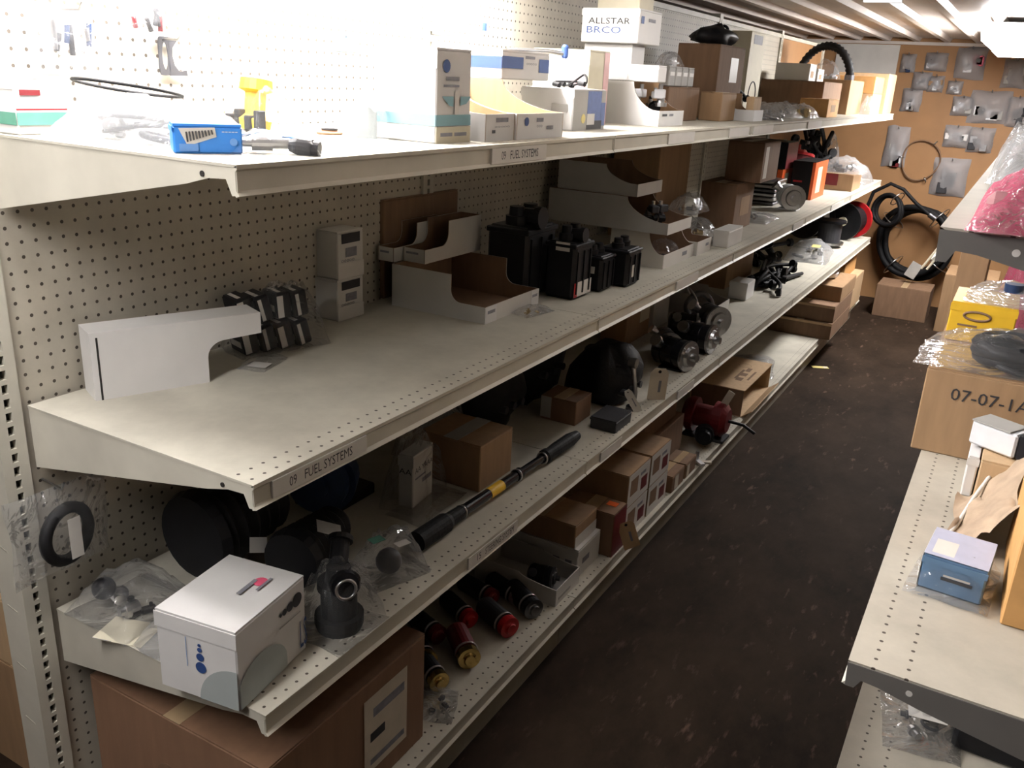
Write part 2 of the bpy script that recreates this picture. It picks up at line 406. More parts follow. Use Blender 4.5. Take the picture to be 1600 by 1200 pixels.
def shelf(parent, k, z, d=D, base=False, y0=None, y1=None):
    y0 = YE+k*SEC+.0015 if y0 is None else y0; y1 = YE+(k+1)*SEC-.0015 if y1 is None else y1
    s = MB()
    s.box(.004, d-.0006, y0, y1, z-.004, z, 'shelf_top')
    # rolled front lip with a shallow price channel
    prof = [(d, z), (d, z-.006), (d-.003, z-.009), (d-.003, z-.034), (d+.003, z-.040), (d-.004, z-.042), (d-.007, z-.036), (d-.007, z-.004)]
    s.prism(prof, y0, y1, 'beige')
    o = s.build('shelf', parent)
    if base:
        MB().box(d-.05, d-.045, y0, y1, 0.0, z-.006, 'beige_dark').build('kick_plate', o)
    else:
        for yy in (y0+.001, y1-.004):
            MB().prism(bracket_poly(z, d=d), yy, yy+.003, 'beige').build('bracket', o)
    return o
SH = {}
for k in range(5):
    for nm, z in (('t', ZT), ('2', Z2), ('3', Z3), ('b', ZB)):
        SH[nm, k] = shelf(gon, k, z, base=nm == 'b')
# details of the near brackets: bolt hole and slots
for z, nm in ((ZT, 't'), (Z2, '2')):
    MB().cyl((D-.065, YE+.001, z-.017), (D-.065, YE+.0026, z-.017), .004, 'hole_dark').build('bolt_hole', SH[nm, 0])
def label_strip(sh, z, y0, y1, txt, d=D):
    b = MB(); x = d+.0005
    b.box(x-.004, x+.0012, y0, y1, z-.036, z-.007, 'label_white')
    if txt:
        L_ = y1-y0
        if txt[0]: b.text(txt[0], (x+.0016, y0+.035, z-.029), (0, 1, 0), (0, 0, 1), .016, .016, 'ink')
        b.text(txt[1], (x+.0016, y0+.035+(.034 if txt[0] else 0), z-.029), (0, 1, 0), (0, 0, 1), txt[2], .016, 'ink')
    b.build('shelf_label', sh)
def ly(u, v, z): return P(u, v, x=D).y
label_strip(SH['2', 0], Z2, ly(425, 760, Z2), ly(572, 690, Z2), ('09', 'FUEL SYSTEMS', .115))
label_strip(SH['t', 0], ZT, ly(768, 240, ZT), ly(853, 233, ZT), ('09', 'FUEL SYSTEMS', .115))
label_strip(SH['3', 0], Z3, ly(732, 868, Z3), ly(808, 815, Z3), ('15', 'STEERING SYSTEM', .13))
for nm, z, lst in (('t', ZT, [(1045, 1085, 210), (1140, 1170, 202), (1178, 1208, 198), (1263, 1285, 190)]),
                   ('2', Z2, [(1058, 1090, 435), (1258, 1280, 340), (1300, 1318, 318), (1240, 1254, 350)]),
                   ('3', Z3, [(940, 970, 695), (1062, 1085, 590), (1240, 1252, 455)])):
    for a, c, v in lst:
        ya, yb = P(a, v, x=D).y, P(c, v, x=D).y
        kk = int((ya-YE)/SEC)
        yb = min(yb, YE+(kk+1)*SEC-.004)
        if yb-ya > .03: label_strip(SH[nm, kk], z, ya, yb, ('', 'PARTS' if False else '00-00', min(.07, (yb-ya)*.5)) if False else None)

# ------------------------------------------------------------------ shorter shelving on the right
XF = 1.35; RY0, RSEC = .33, SEC; XB = 1.93
ZRT, ZRM, ZRL = 1.47, .85, .42
gr = thing('gondola_shelving', 'beige steel shelving with pink bubble wrap on its top shelf', 'shelving')
for k in range(3):
    b = MB(); y = RY0-.03+k*RSEC
    b.box(XB-.005, XB+.065, y-.024, y+.024, 0, 1.94, 'beige'); b.build('upright', gr)
for k in range(2):
    MB().box(XB+.008, XB+.016, RY0+k*RSEC, RY0+(k+1)*RSEC-.045, .1, 1.9, 'pegboard').build('pegboard_panel', gr)
def rshelf(k, z, xf=XF, base=False):
    y0, y1 = RY0+k*RSEC+.001, RY0+(k+1)*RSEC-.001
    s = MB(); s.box(xf, XB, y0, y1, z-.004, z, 'shelf_top_right')
    s.prism([(xf, z), (xf, z-.006), (xf+.003, z-.009), (xf+.003, z-.034), (xf-.003, z-.040), (xf+.004, z-.042), (xf+.007, z-.036), (xf+.007, z-.004)], y0, y1, 'beige')
    o = s.build('shelf', gr)
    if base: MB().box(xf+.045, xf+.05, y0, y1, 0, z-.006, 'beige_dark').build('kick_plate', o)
    else:
        for yy in (y0-.002, y1-.003):
            q = MB().prism([(2*xf-0-(xf-(xf))-xf+0, z-.003), (XB, z-.003), (XB, z-.118), (xf+.10, z-.040), (xf+.045, z-.028), (xf+.022, z-.026), (xf+.014, z-.041), (xf+.002, z-.041)], yy, yy+.003, 'bracket_shaded').build('bracket', o)
            MB().cyl((xf+.085, yy-.0004, z-.020), (xf+.085, yy+.001, z-.020), .0045, 'label_white').build('rivet', o)
    return o
for k in range(2):
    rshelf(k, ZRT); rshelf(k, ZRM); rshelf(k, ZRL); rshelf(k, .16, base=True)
# ------------------------------------------------------------------ builders for stock
class Spec: pass
def fb(z, uL, vL, uR, vtop, depth=None, xf=None, dl=None, h=None, y1=None):
    """upright box seen from its aisle face: (uL, vL) = bottom near corner of that face, uR = its far end, vtop = top edge above uL.
    z None: the base height follows from xf"""
    s = Spec()
    if xf is None: xf = P(uL, vL, z=z).x
    c = P(uL, vL, x=xf)
    s.z = z if z is not None else c.z
    s.y0 = c.y; s.y1 = y1 if y1 is not None else P(uR, vL, x=xf).y
    s.x1 = xf
    s.h = h if h is not None else P(uL, vtop, x=xf).z-s.z
    if dl is not None: depth = xf-P(dl, vL, y=s.y0).x
    s.x0 = xf-depth; s.rz = 0.0
    s.w, s.l = s.x1-s.x0, s.y1-s.y0
    s.loc = Vector(((s.x0+s.x1)/2, (s.y0+s.y1)/2, s.z))
    return s
def pb(z, c, r, vtop=None, depth=.1, l=None, h=None):
    """box turned on its shelf: c = bottom near corner, r = far end of the right-hand face"""
    s = Spec(); C_ = P(*c, z=z); R_ = P(*r, z=z); d = R_-C_; s.l = d.length
    s.rz = math.atan2(-d.x, d.y)
    px = Vector((math.cos(s.rz), math.sin(s.rz), 0))
    s.w = depth if l is None else -(P(*l, z=z)-C_).dot(px)
    s.h = h if h is not None else height_at(C_, vtop)
    s.z = z; s.loc = C_+d/2-px*s.w/2
    return s
def ab(x0, x1, y0, y1, z, h, rz=0.0):
    s = Spec(); s.w, s.l, s.h, s.z, s.rz = x1-x0, y1-y0, h, z, rz; s.loc = Vector(((x0+x1)/2, (y0+y1)/2, z)); return s
def face_frame(s, face):
    w, l, h = s.w, s.l, s.h
    if face == '+x': return Vector((w/2+.0008, -l/2, 0)), Vector((0, 1, 0)), Vector((0, 0, 1)), l, h
    if face == '-y': return Vector((-w/2, -l/2-.0008, 0)), Vector((1, 0, 0)), Vector((0, 0, 1)), w, h
    if face == '-x': return Vector((-w/2-.0008, l/2, 0)), Vector((0, -1, 0)), Vector((0, 0, 1)), l, h
    return Vector((w/2, -l/2, h+.0042)), Vector((0, 1, 0)), Vector((-1, 0, 0)), l, w
def prints(t, s, items):
    for ix, it in enumerate(items or ()):
        face, u0, u1, v0, v1, mat = it[:6]; o, r, u, a, b = face_frame(s, face); n = r.cross(u); o = o+n*(.00015*ix)
        m = MB()
        if len(it) > 6 and it[6] == 'disc':
            c = o+r*a*(u0+u1)/2+u*b*(v0+v1)/2; m.disc(c, n, (v1-v0)*b/2, mat); nm = 'printed_dot'
        elif len(it) > 6 and it[6] == 'ring':
            c = o+r*a*(u0+u1)/2+u*b*(v0+v1)/2; m.ring(c, n, (v1-v0)*b/2, .003, mat, squash=(u1-u0)*a/((v1-v0)*b)); nm = 'printed_ring'
        elif len(it) > 6 and it[6] == 'poly':
            pts = [o+r*a*p[0]+u*b*p[1]+n*(.0004 if len(it) < 9 else it[8]) for p in it[7]]; m.add(pts, [tuple(range(len(pts)))], mat); nm = 'printed_shape'
        elif len(it) > 6:
            m.text(it[6], o+r*a*u0+u*b*v0+n*.0006, r, u, a*(u1-u0), b*(v1-v0), mat); nm = 'lettering'
        else:
            p = [o+r*a*x+u*b*y for x, y in ((u0, v0), (u1, v0), (u1, v1), (u0, v1))]
            q = [k+n*.0005 for k in p]; m.add(p+q, [(4, 5, 6, 7), (0, 1, 5, 4), (1, 2, 6, 5), (2, 3, 7, 6), (3, 0, 4, 7)], mat); nm = 'sticker'
        m.build(nm, t)
def carton(name, label, s, mat='kraft', pr=None, tape='tape', cat='box', group=None, seam='y'):
    t = thing(name, label, cat, s.loc, s.rz, group)
    w, l, h = s.w/2, s.l/2, s.h
    MB().box(-w, w, -l, l, 0, h-.0008, mat, bev=.0025).build('body', t)
    g = .0012
    if seam == 'y':
        MB().box(-w+.001, -g, -l+.001, l-.001, h-.0008, h+.0022, mat).build('flap', t); MB().box(g, w-.001, -l+.001, l-.001, h-.0008, h+.0022, mat).build('flap', t)
        if tape: MB().box(-min(.022, w*.3), min(.022, w*.3), -l-.0006, l+.0006, h+.0022, h+.0029, tape).build('tape', t)
    elif seam == 'x':
        MB().box(-w+.001, w-.001, -l+.001, -g, h-.0008, h+.0022, mat).build('flap', t); MB().box(-w+.001, w-.001, g, l-.001, h-.0008, h+.0022, mat).build('flap', t)
        if tape: MB().box(-w-.0006, w+.0006, -min(.022, l*.3), min(.022, l*.3), h+.0022, h+.0029, tape).build('tape', t)
    else:
        MB().box(-w+.0008, w-.0008, -l+.0008, l-.0008, h-.0008, h+.0028, mat).build('lid', t)
        MB().box(-w-.0012, w+.0012, -l-.0012, -l, h*.80, h-.001, mat).build('tuck_flap', t)
    prints(t, s, pr)
    return t
def bin_profile(a, h, low, style, cut=.55, n=9):
    """side outline in (depth, height): front at +a/2 with height low, back full height"""
    pts = [(-a/2, 0), (a/2, 0), (a/2, low)]
    xc = a/2-a*cut
    if style == 'curve':
        for i in range(1, n+1):
            q = i/n*PI/2; pts.append((a/2-.012-(a*cut-.012)*math.sin(q)**1.15, low+(h-low)*(1-math.cos(q))**.9))
    elif style == 'scoop':
        for i in range(1, n+1):
            q = i/n*PI/2; pts.append((a/2-.012-(a*cut-.012)*(1-math.cos(q)), low+(h-low)*math.sin(q)) if False else (xc+(a*cut-.012)*(1-math.sin(q)), low+(h-low)*(1-math.cos(q))))
    else:
        r = min(.03, (h-low)*.5)
        for i in range(n):
            q = i/(n-1)*PI/2; pts.append((xc+r-r*math.sin(q), low+r-r*math.cos(q)))
        pts.append((xc, h))
    pts.append((-a/2, h))
    out = [pts[0]]
    for p in pts[1:]:
        if abs(p[0]-out[-1][0])+abs(p[1]-out[-1][1]) > 1e-5: out.append(p)
    return out
def bin_box(name, label, s, low, style='curve', cut=.55, front='+x', out='white_card', inn='kraft', pr=None, group=None):
    rz = s.rz; a, bw = s.w, s.l
    if front == '-y': rz -= PI/2; a, bw = s.l, s.w
    t = thing(name, label, 'bin box', s.loc, rz, group)
    th = .0016; h = s.h; pf = bin_profile(a, h, low, style, cut)
    for sg in (-1, 1):
        m = MB(); y = sg*bw/2
        m.prism(pf, y, y-sg*th, out); m.prism(pf, y-sg*th, y-sg*2*th, inn); m.build('side_panel', t)
    m = MB(); m.box(-a/2, -a/2+th, -bw/2+2*th, bw/2-2*th, 0, h, out); m.box(-a/2+th, -a/2+2*th, -bw/2+2*th, bw/2-2*th, 0, h, inn); m.build('back_panel', t)
    MB().box(-a/2+2*th, a/2-2*th, -bw/2+2*th, bw/2-2*th, .0002, .003, inn).build('bottom_panel', t)
    m = MB(); m.box(a/2-th, a/2, -bw/2+2*th, bw/2-2*th, 0, low, out); m.box(a/2-2*th, a/2-th, -bw/2+2*th, bw/2-2*th, 0, low, inn); m.build('front_panel', t)
    q = Spec(); q.w, q.l, q.h = a, bw, low; prints(t, q, pr)
    return t
def film_geo(sx, sy, sz, seed, n=16, flat=True, wr=.16):
    """pillow of film: local x, y half sizes, height sz"""
    vs = []; fs = []
    for side in (1, -1):
        for i in range(n+1):
            for j in range(n+1):
                u, v = 2*i/n-1, 2*j/n-1
                e = (1-abs(u)**2.6)*(1-abs(v)**2.6); e = max(e, 0)**.55
                q = Vector((u*2.1+seed*7.3, v*2.1, side*1.7+seed))
                nz = mnoise.noise(q)*.7+mnoise.noise(q*2.7)*.45+abs(mnoise.noise(q*4.3))*.35
                if side > 0: z = sz*e*(.80+wr*2.2*nz)+.002
                else: z = (.001 if flat else -sz*e*(.8+wr*2*nz))
                k = 1+.10*mnoise.noise(Vector((u*1.3, v*1.3, seed*3.1)))
                vs.append((sx*u*k, sy*v*k, max(z, .0008) if flat else z))
    st = (n+1)*(n+1)
    for s_ in range(2):
        for i in range(n):
            for j in range(n):
                a = s_*st+i*(n+1)+j; f = (a, a+n+1, a+n+2, a+1); fs.append(f if s_ == 0 else f[::-1])
    return vs, fs
def film_part(t, sx, sy, sz, seed, mat='film', T=None, flat=True, name='film', n=16):
    vs, fs = film_geo(sx, sy, sz, seed, n, flat)
    return MB().add(vs, fs, mat, T, True).build(name, t)
def bag(label, loc, sx, sy, sz, seed, rz=0.0, mat='film', fill=None, tagc=None, name='parts_bag', rot=None, flat=True, group=None, cat='bag', header=False):
    t = thing(name, label, cat, loc, rz, group, rot)
    film_part(t, sx, sy, sz, seed, mat, flat=flat)
    MB().box(-sx*.93, sx*.93, sy*.93, sy*1.12, .001 if flat else -.0006, .0022 if flat else .0006, mat).build('seal_strip', t)
    if fill: fill(t, sx, sy, sz, random.Random(seed))
    if tagc:
        MB().box(-sx*.55, sx*.15, -sy*.35, sy*.35, sz*1.02, sz*1.02+.0006, tagc).build('printed_label', t)
    return t
# contents for bags and bins: each piece its own part
def fill_bits(mats=('steel', 'black', 'dark_grey'), n=5, size=.5, z0=.003):
    def f(t, sx, sy, sz, R):
        for i in range(n):
            x, y = R.uniform(-.55, .55)*sx, R.uniform(-.55, .55)*sy; r = min(sx, sy)*R.uniform(.14, .30)*size*1.6; r = min(r, sz*.42)
            k = R.randrange(4); a = R.uniform(0, 2*PI); d = Vector((math.cos(a), math.sin(a), 0)); mt = mats[R.randrange(len(mats))]; m = MB()
            if k == 0: m.lathe((x-d.x*r, y-d.y*r, z0+r), d, [(0, r*.5), (r*.6, r*.5), (r*.6, r*.95), (r*1.1, r*.95), (r*1.1, r*.6), (r*2.2, r*.6)], mt, 12); nm = 'fitting'
            elif k == 1: m.ring((x, y, z0+r*.3), (.2, .1, 1), r*1.2, r*.28, mt, 18); nm = 'seal_ring'
            elif k == 2:
                T = Matrix.Translation((x, y, z0)) @ Matrix.Rotation(a, 4, 'Z'); m.box(-r*1.2, r*1.2, -r*.6, r*.6, 0, r*.9, mt, T, bev=.002); m.cyl((r*.5, 0, r*.9), (r*.5, 0, r*1.5), r*.3, mt, T=T); nm = 'sensor'
            else: m.lathe((x, y, z0), (0, 0, 1), [(0, r*.5), (r*.3, r*.9), (r*.7, r*.9), (r*.7, r*.4), (r*1.5, r*.4)], mt, 12); nm = 'plug'
            m.build(nm, t)
    return f
def fill_hose(mat='black_rubber', loops=3, r=.006):
    def f(t, sx, sy, sz, R):
        m = MB(); R0 = min(sx, sy)*.62
        pts = []
        for i in range(loops*22):
            a = i/22*2*PI; q = R0*(1-.05*math.sin(a*.37))
            pts.append((q*math.cos(a)*(sx/max(sx, sy))**.3, q*math.sin(a), .006+r+sz*.35*(i/(loops*22))+.006*math.sin(a*1.3)))
        m.tube(pts, r, mat, 8); m.build('hose', t)
    return f
def both(*fs):
    def f(t, sx, sy, sz, R):
        for q in fs: q(t, sx, sy, sz, R)
    return f
def loose_tag(name, label, p0, wid, hgt, mat='tag_paper', rot=(0, 0, 0), line='ink_grey', cat='tag'):
    t = thing(name, label, cat, p0, rot=rot)
    m = MB(); m.prism([(-wid/2, 0), (wid/2, 0), (wid/2, hgt*.86), (wid*.3, hgt), (-wid*.3, hgt), (-wid/2, hgt*.86)], -.0006, .0006, mat); m.build('card', t)
    MB().cyl((0, -.0012, hgt*.9), (0, .0012, hgt*.9), wid*.09, 'hole_dark', seg=10).build('eyelet', t)
    MB().box(wid*.02, wid*.16, -.0009, -.0006, hgt*.25, hgt*.62, line).build('printed_line', t)
    return t
def coil(name, label, c, nrm, R, r, loops, mat='black_rubber', cat='hose', spread=.02, seed=1, squash=1.0, film=None, ties=3):
    t = thing(name, label, cat, c); rd = random.Random(seed); n = Vector(nrm).normalized()
    up = (Vector((0, 0, 1))-n*n.z).normalized() if abs(n.z) < .9 else Vector((1, 0, 0)); s = n.cross(up)
    for k in range(loops):
        m = MB(); Rk = R*(1+rd.uniform(-.09, .09)); off = n*(rd.uniform(-1, 1)*spread); dx = up*rd.uniform(-.06, .06)*R+s*rd.uniform(-.06, .06)*R
        ph = rd.uniform(0, 6)
        pts = [off+dx+(up*math.cos(a)+s*squash*math.sin(a))*Rk*(1+.03*math.sin(3*a+ph)) for a in [2*PI*i/36 for i in range(37)]]
        m.tube(pts, r, mat, 8, caps=False); m.build('loop', t)
    for k in range(ties):
        a = 2*PI*k/max(ties, 1)+.6; q = (up*math.cos(a)+s*squash*math.sin(a))*R
        tdir = (-up*math.sin(a)+s*squash*math.cos(a)).normalized()
        MB().ring(q, tdir, r*2.6+spread*.6, .004, 'steel', 14).build('tie', t)
    return t
def cable_pile(name, label, c, sx, sy, sz, n, seed, mat='black_rubber', r=.005, cat='cable', z0=None):
    t = thing(name, label, cat, c); rd = random.Random(seed)
    for k in range(n):
        pts = []; a = rd.uniform(0, 6); p = Vector((rd.uniform(-.5, .5)*sx, rd.uniform(-.5, .5)*sy, r))
        ctrl = [Vector((rd.uniform(-1, 1)*sx, rd.uniform(-1, 1)*sy, r+abs(rd.gauss(0, .45))*sz)) for _ in range(6)]
        for i in range(len(ctrl)-3):
            for j in range(8):
                q = j/8; a_, b_, c_, d_ = ctrl[i:i+4]
                pts.append(.5*((2*b_)+(c_-a_)*q+(2*a_-5*b_+4*c_-d_)*q*q+(3*b_-a_-3*c_+d_)*q**3))
        for q in pts: q.z = max(q.z, r)
        m = MB().tube(pts, r, mat, 7)
        for e in (pts[0], pts[-1]): m.cyl(e, e+Vector((rd.uniform(-1, 1), rd.uniform(-1, 1), .1)).normalized()*.022, r*2.1, mat)
        m.build('cable', t)
    return t
def pump(name, label, loc, r, L_, axis=(1, 0, 0), mat='steel_dark', cap='steel', rz=0, cat='pump', group=None, stickers=True):
    """electric-motor like body: ribbed can, end bells, ports and a bracket"""
    t = thing(name, label, cat, loc, rz, group); ax = Vector(axis).normalized(); o = Vector((0, 0, r*1.06))-ax*L_/2
    MB().lathe(o, ax, [(0, r*.55), (L_*.05, r*.85), (L_*.12, r*.95), (L_*.12, r), (L_*.30, r), (L_*.30, r*.93), (L_*.36, r*.93), (L_*.36, r), (L_*.60, r), (L_*.60, r*.93), (L_*.66, r*.93), (L_*.66, r), (L_*.82, r)], mat, 22).build('motor_can', t)
    MB().lathe(o+ax*L_*.82, ax, [(0, r*1.06), (L_*.06, r*1.06), (L_*.06, r*.7), (L_*.13, r*.62), (L_*.13, r*.28), (L_*.26, r*.25)], cap, 22).build('end_bell', t)
    sd = ax.cross(Vector((0, 0, 1))).normalized()
    MB().lathe(o+ax*L_*.25, sd+Vector((0, 0, .7)), [(0, r*.3), (r*1.35, r*.3), (r*1.35, r*.42), (r*1.6, r*.42)], cap, 12).build('port', t)
    MB().box(-r*.8, r*.8, -r*.8, r*.8, 0, r*.12, mat).build('foot_bracket', t)
    for k in range(4):
        a = PI/4+k*PI/2; q = o+ax*L_*.84+(sd*math.cos(a)+Vector((0, 0, 1))*math.sin(a))*r*.9
        MB().cyl(q, q+ax*L_*.06, r*.09, 'steel', seg=6).build('bolt', t)
    return t
def blob_part(t, name, c, sc, mat, seed, rough=.25, seg=20, flat=True):
    m = MB(); m.sphere((0, 0, 0), 1, mat, seg); vs = []
    for v in m.v:
        q = Vector(v); k = 1+rough*mnoise.noise(q*1.6+Vector((seed*3.7, 0, 0)))+rough*.4*mnoise.noise(q*4+Vector((0, seed, 0)))
        w = Vector((q.x*sc[0]*k, q.y*sc[1]*k, q.z*sc[2]*k))+Vector(c)
        if flat: w.z = max(w.z, .0005)
        vs.append(tuple(w))
    m.v = vs; return m.build(name, t)
# ================================================================== TOP SHELF
t = carton('blue_carton', 'small bright blue carton with a white barcode sticker on the top shelf edge', pb(ZT, (272, 240), (380, 241), 196, .045), 'blue_carton', tape=None, seam='lid',
   pr=[('+x', 0, 1, 0, 1, 'label_white', 'poly', [(.20, .28), (.62, .62), (.60, .96), (.08, .92)]),
       ('+x', .08, .35, .10, .36, 'ink_sky'), ('+x', .78, .95, .30, .58, 'ink_sky', 'disc'), ('+x', .70, .93, .74, .82, 'label_white', 'Parts'[:0] or '-----')] +
      [('+x', 0, 1, 0, 1, 'ink', 'poly', [(.19+.045*i, .42+.035*i), (.215+.045*i, .44+.035*i), (.20+.045*i, .80+.010*i), (.175+.045*i, .79+.010*i)], .0007) for i in range(9)])
q = P(432, 240, z=ZT)
def fill_conn(t, sx, sy, sz, R):
    MB().lathe((-.055, .0, .014), (1, .1, 0), [(0, .006), (.02, .006), (.02, .011), (.05, .011), (.05, .008), (.075, .008)], 'steel', 14).build('fitting', t)
    MB().lathe((.02, -.004, .013), (1, -.35, -.08), [(0, .009), (.012, .013), (.034, .013), (.034, .011), (.045, .011)], 'black', 14).build('plug', t)
    MB().tube([(-.06, .015, .02), (-.02, .03, .03), (.03, .02, .02), (.05, .0, .014)], .003, 'ink_sky', 6).build('wire', t)
bag('clear bag holding a metal fitting with a black plug beside the blue carton', q, .062, .04, .035, 3, rz=.75, fill=fill_conn, mat='film_thin')
q = P(515, 210, z=ZT)
t = thing('rubber_grommet', 'flat brown oval rubber piece lying alone on the top shelf', 'grommet', q)
MB().lathe((0, 0, 0), (0, 0, 1), [(0, .024), (.004, .026), (.006, .024), (.006, .016), (.010, .015)], 'kraft_dark', 22).build('rim', t)
MB().ring((0, 0, .010), (0, 0, 1), .0145, .002, 'black').build('lip', t)
s = fb(ZT, 680, 225, 733, 76, .14)
carton('tall_carton', 'tall white carton with a teal winged emblem and teal band on the top shelf', s, 'white_card', tape=None, seam='lid',
   pr=[('+x', 0, 1, .19, .31, 'teal_print'), ('-y', 0, 1, .19, .31, 'teal_print'), ('+x', 0, 1, 0, .18, 'cream_print'), ('+x', .12, .46, .075, .115, 'ink_grey'), ('+x', .52, .88, .075, .115, 'ink_grey'),
       ('+x', .15, .36, .76, .90, 'ink_blue', 'disc'), ('+x', .25, .62, .68, .72, 'ink_grey'), ('+x', .18, .62, .61, .635, 'ink_grey'),
       ('+x', 0, 1, 0, 1, 'teal_print', 'poly', [(.13, .51), (.46, .51), (.46, .40), (.34, .41)]), ('+x', 0, 1, 0, 1, 'teal_print', 'poly', [(.66, .51), (.98, .51), (.84, .43), (.66, .41)]),
       ('+x', .50, .62, .32, .57, 'label_white')])
q = P(607, 218, z=ZT)
bag('crumpled clear wrapper leaning on the tall white carton', q+Vector((-.02, -.03, 0)), .03, .035, .10, 8, mat='film_hazy', name='plastic_wrapper', rz=.4, fill=lambda t, sx, sy, sz, R: MB().box(-.02, .02, -.028, -.026, .003, .07, 'sage_print').build('card', t))
BL = .052
s1 = fb(ZT, 757, 222, 803, 178, .26); s1.h = .115
bin_box('bin_box', 'narrow white bin box with kraft inside next to the tall carton', s1, .052, 'curve', .62, pr=[('+x', .35, .75, .70, .86, 'ink_grey'), ('+x', .3, .8, .50, .56, 'ink_grey', 'ooooo'), ('+x', .22, .32, .30, .42, 'ink')], group='white bin boxes on the top shelf')
s2_ = fb(ZT, 806, 219, 878, 173, .26); s2_.h = .115
bin_box('bin_box', 'wide white bin box with kraft inside and a blue oval on its front', s2_, .052, 'curve', .62, pr=[('+x', .13, .26, .52, .86, 'ink_blue', 'disc'), ('+x', .40, .54, .66, .82, 'ink_grey'), ('+x', .40, .52, .45, .55, 'ink_grey', 'ooo'), ('+x', .62, .76, .36, .50, 'ink_grey')], group='white bin boxes on the top shelf')
# striped carton lies across the bins' rear walls
zb_ = ZT+.1155
c0 = P(783, 127, z=zb_); xf_ = min(c0.x, .36)
s = fb(None, 783, 127, 857, 84, .17, xf=.335); s.z = zb_; s.loc.z = zb_; s.h = .062
carton('striped_carton', 'white carton with a dark blue stripe laid across the bin boxes', s, 'white_card', tape=None, seam='lid',
   pr=[('-y', 0, 1, .38, .80, 'ink_blue'), ('+x', 0, .42, .40, .82, 'ink_blue'), ('+x', .76, .98, .30, .80, 'ink_blue'), ('+x', .46, .66, .78, .88, 'ink_grey'), ('+x', .48, .70, .56, .64, 'ink_grey', 'ooooo')])
def pipe(label, a, b_, r, knob):
    t = thing('metal_pipe', label, 'pipe', (a+b_)/2); d = (b_-a)/2
    MB().tube([-d, d*.4+Vector((0, 0, .004)), d], r, 'steel', 10).build('tube', t)
    MB().lathe(d-Vector((0, 0, .012)), (0, 0, 1), [(0, knob*.6), (.006, knob), (.03, knob), (.036, knob*.6)], 'ink_blue', 14).build('end_cap', t)
zt_ = s.z+s.h+.009
pipe('thin metal pipe with a dark blue end cap lying on the striped carton', P(792, 78, z=zt_), P(884, 62, x=.27).xy.to_3d()+Vector((0, 0, zt_)), .006, .010)
# peg hook with a dark tip
q = P(757, 48, x=.16); t = thing('peg_hook', 'long chrome peg hook with a dark blue tip above the striped carton', 'hook', (-.008, q.y, q.z))
MB().tube([(0, 0, -.012), (.02, 0, -.014), (.15, 0, -.012), (.166, 0, 0), (.168, 0, .012)], .003, 'steel', 8).build('wire', t)
MB().cyl((.168, 0, .0), (.168, 0, .018), .006, 'ink_blue').build('tip', t); MB().box(-.001, .002, -.012, .012, -.03, .01, 'steel').build('back_plate', t)
s = fb(ZT, 893, 205, 942, 141, .15)
carton('photo_carton', 'white carton with a dark blue part picture on its front', s, 'white_card', tape=None, seam='lid',
   pr=[('+x', 0, 1, .0, 1, 'grey_card'), ('+x', .42, .86, .24, .99, 'photo_blue'), ('+x', .86, 1, .10, .70, 'photo_blue'), ('+x', .42, .9, .02, .24, 'dark_grey'), ('+x', .16, .46, .18, .42, 'yellow_pale', 'disc'), ('+x', .42, .66, .14, .42, 'label_white'), ('-y', .6, .9, .45, .65, 'grey_card')])
q = P(905, 118, x=.30)
cable_pile('black_cable', 'thin black cable curling over the photo carton', Vector((s.x0+.08, (s.y0+s.y1)/2, s.z+s.h+.004)), .07, .05, .03, 2, 5, r=.003)
s = fb(ZT, 1028, 198, 1066, 166, dl=926); s.h = .125
T9 = s
bin_box('bin_box', 'large white bin box of black and silver parts under the white carton stack', s, .045, 'curve', .42, pr=[('+x', .12, .3, .65, .8, 'ink'), ('+x', .4, .55, .65, .8, 'ink_grey')], group='white bin boxes on the top shelf')
def heap(label, c, sx, sy, n, seed, mats, name='loose_fitting', size=.022, cat='fitting', group=None, layers=2):
    """each piece a thing of its own"""
    R = random.Random(seed)
    for i in range(n):
        r = size*R.uniform(.7, 1.2); x, y = R.uniform(-1, 1)*sx, R.uniform(-1, 1)*sy; z = c.z+(i % layers)*size*1.1
        mt = mats[i % len(mats)]; t = thing(name, label, cat, (c.x+x, c.y+y, z), R.uniform(0, 6), group)
        k = i % 3
        if k == 0:
            MB().lathe((-r, 0, r*.8), (1, 0, 0), [(0, r*.45), (r*.8, r*.45), (r*.8, r*.8), (r*1.4, r*.8), (r*1.4, r*.5), (r*2.1, r*.5)], mt, 12).build('body', t); MB().ring((-r*.2, 0, r*.8), (1, 0, 0), r*.5, r*.12, 'steel', 14).build('ring', t)
        elif k == 1:
            MB().lathe((0, 0, 0), (0, 0, 1), [(0, r*.8), (r*.5, r*.8), (r*.5, r*.5), (r*1.3, r*.45)], mt, 12).build('body', t); MB().cyl((0, 0, r*1.3), (0, 0, r*1.8), r*.3, 'black', seg=8).build('stem', t)
        else:
            MB().box(-r, r, -r*.6, r*.6, 0, r*1.1, mt, bev=.003).build('body', t); MB().cyl((r*.4, 0, r*1.1), (r*.4, 0, r*1.7), r*.28, 'steel', seg=10).build('port', t)
heap('small black and silver fitting heaped in the large top-shelf bin', Vector((T9.x1-.085, (T9.y0+T9.y1)/2, ZT+.03)), .05, (T9.l)/2-.05, 10, 4, ('black', 'steel', 'white_plastic'), group='fittings in the large top-shelf bin', layers=3)
zc = ZT+.126
s = fb(None, 983, 130, 1003, 78, .16, xf=.30); s.z = zc; s.loc.z = zc; s.h = .105; A_ = s
carton('white_carton', 'blank white carton carrying the lettered white carton on the top shelf', s, 'white_card', tape=None, seam='lid')
s = fb(None, 1027, 131, 1040, 110, .10, xf=.42); s.z = zc; s.loc.z = zc; s.h = .045
carton('white_carton', 'low blank white carton standing in front of the white carton stack', s, 'white_card', tape=None, seam='lid')
